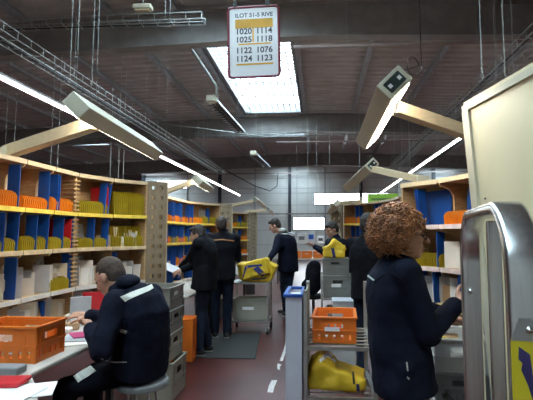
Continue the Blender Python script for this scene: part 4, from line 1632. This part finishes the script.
def person(label, H, a_deg, pelvis, neck, head, wl, wr, fl, fr, bend=V((0, 0, 0)), face_dir=None, head_up=None, jacket='navy', trousers='trous', hair='brownh', hairstyle='short', skirt=.17, voxel=.012, hint_l=None, hint_r=None, bulk=1.0, knee_hint=None, name='person', hcurl=.6, hl=None, hr=None):
    h = H / 1.75
    a = Rd(a_deg)
    f = V((math.cos(a), math.sin(a), 0))
    s = V((-math.sin(a), math.cos(a), 0))          # the person's left
    up = V((0, 0, 1))
    P, N, Hc = V(pelvis), V(neck), V(head)
    t = thing(name, label, 'person', (P.x, P.y, 0))
    ctrl = (P + N) / 2 + V(bend)
    spine = lambda q: P * (1 - q) ** 2 + ctrl * (2 * q * (1 - q)) + N * q * q
    tang = lambda q: ((ctrl - P) * (2 * (1 - q)) + (N - ctrl) * (2 * q)).normalized()
    dep = lambda q: s.cross(tang(q)).normalized() * -1
    # joints
    shl = spine(.90) + s * (.175 * h) - up * .0
    shr = spine(.90) - s * (.175 * h)
    hint_l = V(hint_l) if hint_l else (-f * .5 + s * .5 - up)
    hint_r = V(hint_r) if hint_r else (-f * .5 - s * .5 - up)
    el, wl = ik(shl, wl, .29 * h, .26 * h, hint_l)
    er, wr = ik(shr, wr, .29 * h, .26 * h, hint_r)
    hipl, hipr = P + s * .09 * h - up * .02, P - s * .09 * h - up * .02
    kh = V(knee_hint) if knee_hint else f
    kl, al = ik(hipl, V(fl) + up * .08, .43 * h, .42 * h, kh)
    kr, ar = ik(hipr, V(fr) + up * .08, .43 * h, .42 * h, kh)
    fd = V(face_dir).normalized() if face_dir else f
    hu = V(head_up) if head_up else up
    hu = (hu - fd * hu.dot(fd)).normalized()
    hs = hu.cross(fd).normalized()
    k = h
    E = lambda x, y, z: Hc + fd * (x * k) + hs * (y * k) + hu * (z * k)
    # ---- body: one continuous skin
    b = MB()
    ax = (fd, hs, hu)
    b.ell(E(-.012, 0, .03), (.100 * k, .078 * k, .098 * k), ax)
    b.ell(E(.028, 0, -.035), (.066 * k, .062 * k, .085 * k), ax)
    b.ell(E(.060, 0, -.092), (.032 * k, .034 * k, .026 * k), ax)
    b.ell(E(.070, 0, .030), (.026 * k, .055 * k, .020 * k), ax)
    b.cap(E(.090, 0, .016), E(.120, 0, -.024), .009 * k, .014 * k, 10)
    b.ell(E(.090, 0, -.058), (.016 * k, .026 * k, .009 * k), ax)
    b.ell(E(.088, 0, -.073), (.015 * k, .022 * k, .008 * k), ax)
    for q in (-1, 1):
        b.ell(E(-.008, q * .079, -.005), (.020 * k, .010 * k, .032 * k), ax)
        b.ell(E(.062, q * .036, -.018), (.026 * k, .026 * k, .024 * k), ax)
    b.cap(E(-.02, 0, -.05), N + up * .0, .056 * k, .060 * k)
    b.cap(N, spine(.85), .06 * k, .09 * k)
    b.loft([(spine(q), s, dep(q), x * h, y * h) for q, x, y in ((0, .14, .10), (.4, .13, .09), (.7, .15, .10), (.93, .14, .07))])
    for sh_, e_, w_ in ((shl, el, wl), (shr, er, wr)):
        b.cap(spine(.88), sh_, .06 * h, .05 * h)
        b.cap(sh_, e_, .045 * h, .036 * h)
        b.cap(e_, w_, .036 * h, .024 * h)
    hand(b, wl, (hl[0] if hl else (wl - el)), (hl[1] if hl else f - up), -1, h, hcurl)
    hand(b, wr, (hr[0] if hr else (wr - er)), (hr[1] if hr else f - up), 1, h, hcurl)
    for hp, kn, an in ((hipl, kl, al), (hipr, kr, ar)):
        b.cap(P, hp, .09 * h, .075 * h)
        b.cap(hp, kn, .07 * h, .05 * h)
        b.cap(kn, an, .048 * h, .034 * h)
    apply_remesh(b, 'body', 'skin', t, .0055 if voxel < .012 else .010, 2 if voxel < .012 else 1)
    # ---- jacket
    j = MB()
    B = bulk
    rings = []
    if skirt:
        rings.append((spine(0) - tang(0) * skirt, s, dep(0), .195 * h * B, .155 * h * B))
    for q, x, y in ((0, .19, .15), (.35, .178, .142), (.65, .20, .150), (.84, .195, .135), (.95, .15, .105), (1.04, .085, .085)):
        rings.append((spine(q) if q <= 1 else N + tang(1) * .03, s, dep(min(q, 1)), x * h * B, y * h * B))
    j.loft(rings)
    for sh_, e_, w_ in ((shl, el, wl), (shr, er, wr)):
        j.cap(spine(.86), sh_, .085 * h, .080 * h)
        j.cap(sh_, e_, .078 * h * B, .062 * h * B)
        j.cap(e_, w_ - (w_ - e_).normalized() * .02, .062 * h * B, .046 * h * B)
        j.ell(e_ + (e_ - (sh_ + w_) / 2).normalized() * .005, .064 * h * B)
    # standing collar
    j.cap(N - dep(1) * .0 - up * .01, N + (Hc - N).normalized() * .035 - fd * .02, .078 * h, .074 * h)
    jk = apply_remesh(j, 'jacket', jacket, t, voxel, 4, .007 * B, 9)
    # ---- trousers
    q = MB()
    q.loft([(P + tang(0) * .06, s, dep(0), .165 * h, .125 * h), (P, s, dep(0), .175 * h, .13 * h), (P - tang(0) * .08, s, dep(0), .16 * h, .12 * h)])
    for hp, kn, an in ((hipl, kl, al), (hipr, kr, ar)):
        q.cap(hp, kn, .095 * h, .072 * h)
        q.cap(kn, an - up * .02, .072 * h, .058 * h)
    tr = apply_remesh(q, 'trousers', trousers, t, voxel, 3, .006, 11)
    # ---- shoes
    for an in (al, ar):
        g = V((an.x, an.y, 0))
        mb_ = MB()
        sd_ = f.cross(up)
        mb_.ell(g + f * .05 * h + up * .045, (.135 * h, .05 * h, .042), (f, sd_, up))
        mb_.ell(g + up * .07, (.06 * h, .045 * h, .06), (f, sd_, up))
        so = apply_remesh(mb_, 'shoe', 'shoe', t, .012, 2)
        zs = min(v.co.z for v in so.data.vertices)
        MB().prism([g + f * x * h + sd_ * y * h + up * .001 for x, y in ((-.07, -.035), (.02, -.042), (.12, -.045), (.17, -.02), (.17, .02), (.12, .045), (.02, .042), (-.07, .035))], (0, 0, .022)).build('sole', 'sole', so, fix=True)
    # ---- hair
    if hairstyle == 'crop':
        g = MB()
        g.ell(E(-.020, 0, .040), (.097 * k, .081 * k, .094 * k), ax)
        g.ell(E(-.050, 0, .005), (.063 * k, .074 * k, .080 * k), ax)
        apply_remesh(g, 'hair', hair, t, .007, 1, .002, 40)
    if hairstyle == 'short':
        g = MB()
        g.ell(E(-.024, 0, .045), (.100 * k, .087 * k, .098 * k), ax)
        g.ell(E(-.055, 0, .005), (.066 * k, .080 * k, .085 * k), ax)
        g.ell(E(.045, 0, .098), (.055 * k, .062 * k, .030 * k), ax)
        apply_remesh(g, 'hair', hair, t, .008, 1, .006, 30)
    for q_ in (-1, 1):
        MB().ell(E(.079, q_ * .033, .004), (.012 * k, .015 * k, .009 * k), ax, 10, 6).build('eye', 'eye', t, smooth=True)
    return t, dict(jacket=jk, trousers=tr, E=E, f=fd, s=hs, u=hu, wl=wl, wr=wr, el=el, er=er, kl=kl, kr=kr, shl=shl, shr=shr)


# ---- the woman with curly hair (nearest, right)
YW = 2.2
hc = at(404.5, 236, YW)
wp, wd_ = person('woman with big auburn curls in navy jacket reaching into the right rack', 1.64, 6,
                 at(399, 352, YW + .02), at(398, 263, YW + .02), hc,
                 at(452, 318, 2.55), at(457, 304, 2.20), (at(398, 300, YW).x, 2.30, 0), (at(398, 300, YW).x - .05, 2.10, 0),
                 bend=V((-.03, 0, 0)), face_dir=(.995, .06, -.03), hairstyle=None, skirt=.17, voxel=.010, bulk=1.0,
                 hint_r=(-.05, -.25, -1), hint_l=(0, .5, -1), hr=(V((.85, .25, .45)), V((.3, .9, -.2))), name='person')
E = wd_['E']
# curls
hb = MB()
cH = E(-.034, 0, .026)
ax = (wd_['f'], wd_['s'], wd_['u'])
rad = (.142, .142, .135)
hb.ell(E(-.055, 0, .025), (.098, .108, .108), ax, 18, 12)
rr_ = random.Random(3)
cnt = 0
while cnt < 1150:
    d = V((rr_.gauss(0, 1), rr_.gauss(0, 1), rr_.gauss(0, 1))).normalized()
    if d.x > .28 and d.z < .36:
        continue
    if d.x > .06 and d.z < -.02:
        continue
    if d.z < -.70:
        continue
    cnt += 1
    dw = ax[0] * (d.x * rad[0]) + ax[1] * (d.y * rad[1]) + ax[2] * (d.z * rad[2])
    dn = dw.normalized()
    t1 = dn.orthogonal().normalized()
    t2 = dn.cross(t1)
    sag = V((0, 0, -1))
    R0 = rr_.uniform(.70, .85)
    R1_ = rr_.uniform(.95, 1.16) * (1.0 - .14 * max(0, d.x))
    cr = rr_.uniform(.008, .015)
    ph = rr_.uniform(0, 6.28)
    turns = rr_.uniform(1.3, 2.3)
    tang_ = (t1 * math.cos(ph) + t2 * math.sin(ph))
    pts_ = []
    for q in range(13):
        v = q / 12
        an = ph + turns * 2 * PI * v
        pts_.append(cH + dw * (R0 + (R1_ - R0) * v) + tang_ * (v * .03) + sag * (v * v * .012) + (t1 * math.cos(an) + t2 * math.sin(an)) * cr)
    hb.tube(pts_, [.0042] * 11 + [.003, .0015], 4)
hb.build('hair', 'curls', wp, smooth=True)
# glasses
g = MB()
for q in (-1, 1):
    c = E(.098, q * .034, .004)
    g.tube([c + wd_['s'] * (math.cos(2 * PI * i / 16) * .025) + wd_['u'] * (math.sin(2 * PI * i / 16) * .019) for i in range(16)], .0028, 5, closed=True)
    g.tube([c + wd_['s'] * (q * .025), E(.06, q * .078, .008), E(-.01, q * .086, .006)], .0024, 5)
g.tube([E(.1, .01, .006), E(.104, 0, .009), E(.1, -.01, .006)], .0025, 5)
g.build('glasses', 'black', wp)
MB().ell(E(.099, 0, -.065), (.008, .02, .006), ax, 10, 6).build('lips', 'lip', wp, smooth=True)
tw = bvh(wd_['jacket'])
ribbon_on(tw, [(366, 275), (374, 281)], [(366.6, 273.6), (374.6, 279.6)], 'piping', 'reflect', wp)
ribbon_on(tw, [(374, 282), (382, 275), (393, 273), (402, 279), (408, 290)], [(374.6, 283), (382.5, 276.2), (393, 274.2), (401, 280), (407, 290)], 'yoke_seam', 'blackc', wp, 20)
ribbon_on(tw, [(406, 362), (407, 371)], [(407.4, 362), (408.4, 371)], 'pocket_zip', 'reflect', wp)
ribbon_on(tw, [(407, 376), (409.5, 378)], [(407, 378), (409, 380)], 'zip_pull', 'reflect', wp)

# ---- the seated man (left)
YM = 2.95
hp_, hn_, hh_ = at(140, 366, 2.98), at(131, 292, 2.95), at(110, 277, 2.95)
sm, sd2 = person('seated man in navy jacket with silver strips bent over the left desk', 1.80, 163, (hp_.x, hp_.y, sz + .11), hn_, hh_,
                 at(90, 327, 2.82), at(88, 316, 3.12), (-1.60, 2.78, 0), (-1.62, 3.12, 0), bend=V((.10, 0, .02)),
                 face_dir=(-.84, .20, -.52), jacket='navy', trousers='trous', hair='cropped', hairstyle='crop', skirt=.06, voxel=.011, bulk=1.05,
                 knee_hint=(-1, .2, 1.2), hint_l=(-.1, -.5, -1), hint_r=(.2, .6, -1))
E1 = sd2['E']
mb_ = MB().ell(E1(-.11, 0, -.10), (.075, .11, .055), None).ell(E1(-.06, .06, -.125), (.07, .05, .045)).ell(E1(-.06, -.06, -.125), (.07, .05, .045))
apply_remesh(mb_, 'hood', 'navy', sm, .012, 3, .006)
tj = bvh(sd2['jacket'])
ribbon_on(tj, [(120, 297), (133, 291.5), (146, 287), (158, 281.5)], [(125, 302), (137, 296), (149, 291), (158, 285)], 'reflective_strip', 'reflect', sm, 18)
ribbon_on(tj, [(119.5, 331), (126, 334)], [(121, 328.5), (127, 331)], 'cuff_tab', 'reflect', sm, 4)
ribbon_on(tj, [(101, 359), (113, 363), (127, 362.5)], [(101, 358), (113, 361.6), (127, 361.6)], 'hem_piping', 'piping', sm, 10)
tt = bvh(sd2['trousers'])
ribbon_on(tt, [(74, 377), (91, 367)], [(79, 382.5), (97, 371.5)], 'reflective_strip', 'reflect', sm, 5, off=.012)

# ---- man with papers (facing the middle left rack)
Y2 = 5.6
x2 = at(205, 300, Y2).x
p2_, dd2 = person('man in dark jacket with papers, facing left by the middle rack', 1.72, 172, (x2, Y2, .95), (x2 - .04, Y2, 1.44), at(198, 235.5, Y2),
                  at(180, 268, 5.75), at(182, 270, 5.5), (x2 + .02, Y2 + .12, 0), (x2 - .04, Y2 - .10, 0), face_dir=(-.95, .05, -.26), jacket='blackc', trousers='jeans', skirt=.14, voxel=.013, bend=V((.05, 0, 0)),
                  hint_r=(.2, -.4, -1), hint_l=(.2, .4, -1))
p = at(170, 268, 5.6)
o = MB().box(-.15, .15, -.10, .10, 0, .006).build('paper_sheet', 'paper3')
o.location = (p.x, p.y, p.z)
o.rotation_euler = (Rd(18), Rd(22), Rd(8))
tag(o, 'pale papers held by the man facing the middle left rack', 'paper')

# ---- man with his back turned beside him
Y3 = 6.5
x3 = at(222, 300, Y3).x
p3_, dd3 = person('man with his back turned standing right of the man with papers', 1.80, 105, (x3, Y3, 1.0), (x3 + .01, Y3, 1.50), at(221, 226, Y3),
                  (x3 - .30, Y3 + .32, 1.05), (x3 + .04, Y3 + .34, 1.12), (x3 - .1, Y3, 0), (x3 + .08, Y3 - .02, 0), face_dir=(-.35, .92, -.1), jacket='blackc', trousers='jeans', skirt=.16, voxel=.014)
ribbon_on(bvh(dd3['jacket']), [(211, 240), (222, 239), (234, 240.5)], [(211, 241), (222, 240), (234, 241.5)], 'back_piping', 'orangel', p3_)

# ---- man bending to the bag
Y4 = 8.3
x4 = at(285, 300, Y4).x
p4_, dd4 = person('man in dark hooded jacket leaning towards the yellow bag on the trolley', 1.80, 150, (x4 + .06, Y4, .98), (x4 - .02, Y4 - .02, 1.50), at(275, 226, Y4),
                  at(268, 262, 7.7), at(264, 258, 7.55), (x4 + .0, Y4 + .16, 0), (x4 + .1, Y4 - .12, 0), face_dir=(-.9, .1, -.4), jacket='navy', trousers='jeans', skirt=.16, voxel=.015, bend=V((.05, 0, 0)), bulk=1.08)
mb_ = MB().ell(dd4['E'](-.09, 0, -.13), (.08, .10, .05))
apply_remesh(mb_, 'hood', 'greyplate', p4_, .015, 2, .005)
ribbon_on(bvh(dd4['jacket']), [(277, 233), (288, 233.5), (296, 236)], [(277, 234), (288, 234.5), (296, 237)], 'back_piping', 'piping', p4_)

# ---- far man bent over behind the crates
Y5 = 7.05
x5 = at(334, 240, Y5).x
p5_, dd5 = person('far person in dark top stooping behind the crate trolley', 1.72, 215, (x5 + .12, Y5 + .1, .92), (x5 + .02, Y5, 1.42), at(332, 230, Y5),
                  at(314, 246, 6.9), at(346, 248, 6.9), (x5 + .1, Y5 + .1, 0), (x5 + .2, Y5 - .1, 0), face_dir=(-.8, -.4, -.4), jacket='navy', trousers='trous', voxel=.016)

# ---- man behind the woman
Y6 = 4.7
x6 = at(369, 300, Y6).x
p6_, dd6 = person('man in black jacket and jeans standing behind the curly-haired woman', 1.74, 62, (x6, Y6, .96), (x6 - .01, Y6 - .02, 1.45), at(369, 226, Y6),
                  (x6 + .25, Y6 + .38, 1.05), (x6 + .36, Y6 + .15, 1.0), (x6 - .08, Y6 + .05, 0), (x6 + .08, Y6 - .05, 0), face_dir=(.5, .85, -.1), jacket='blackc', trousers='jeans', skirt=.12, voxel=.013)

bpy.data.scenes.remove(WORK)
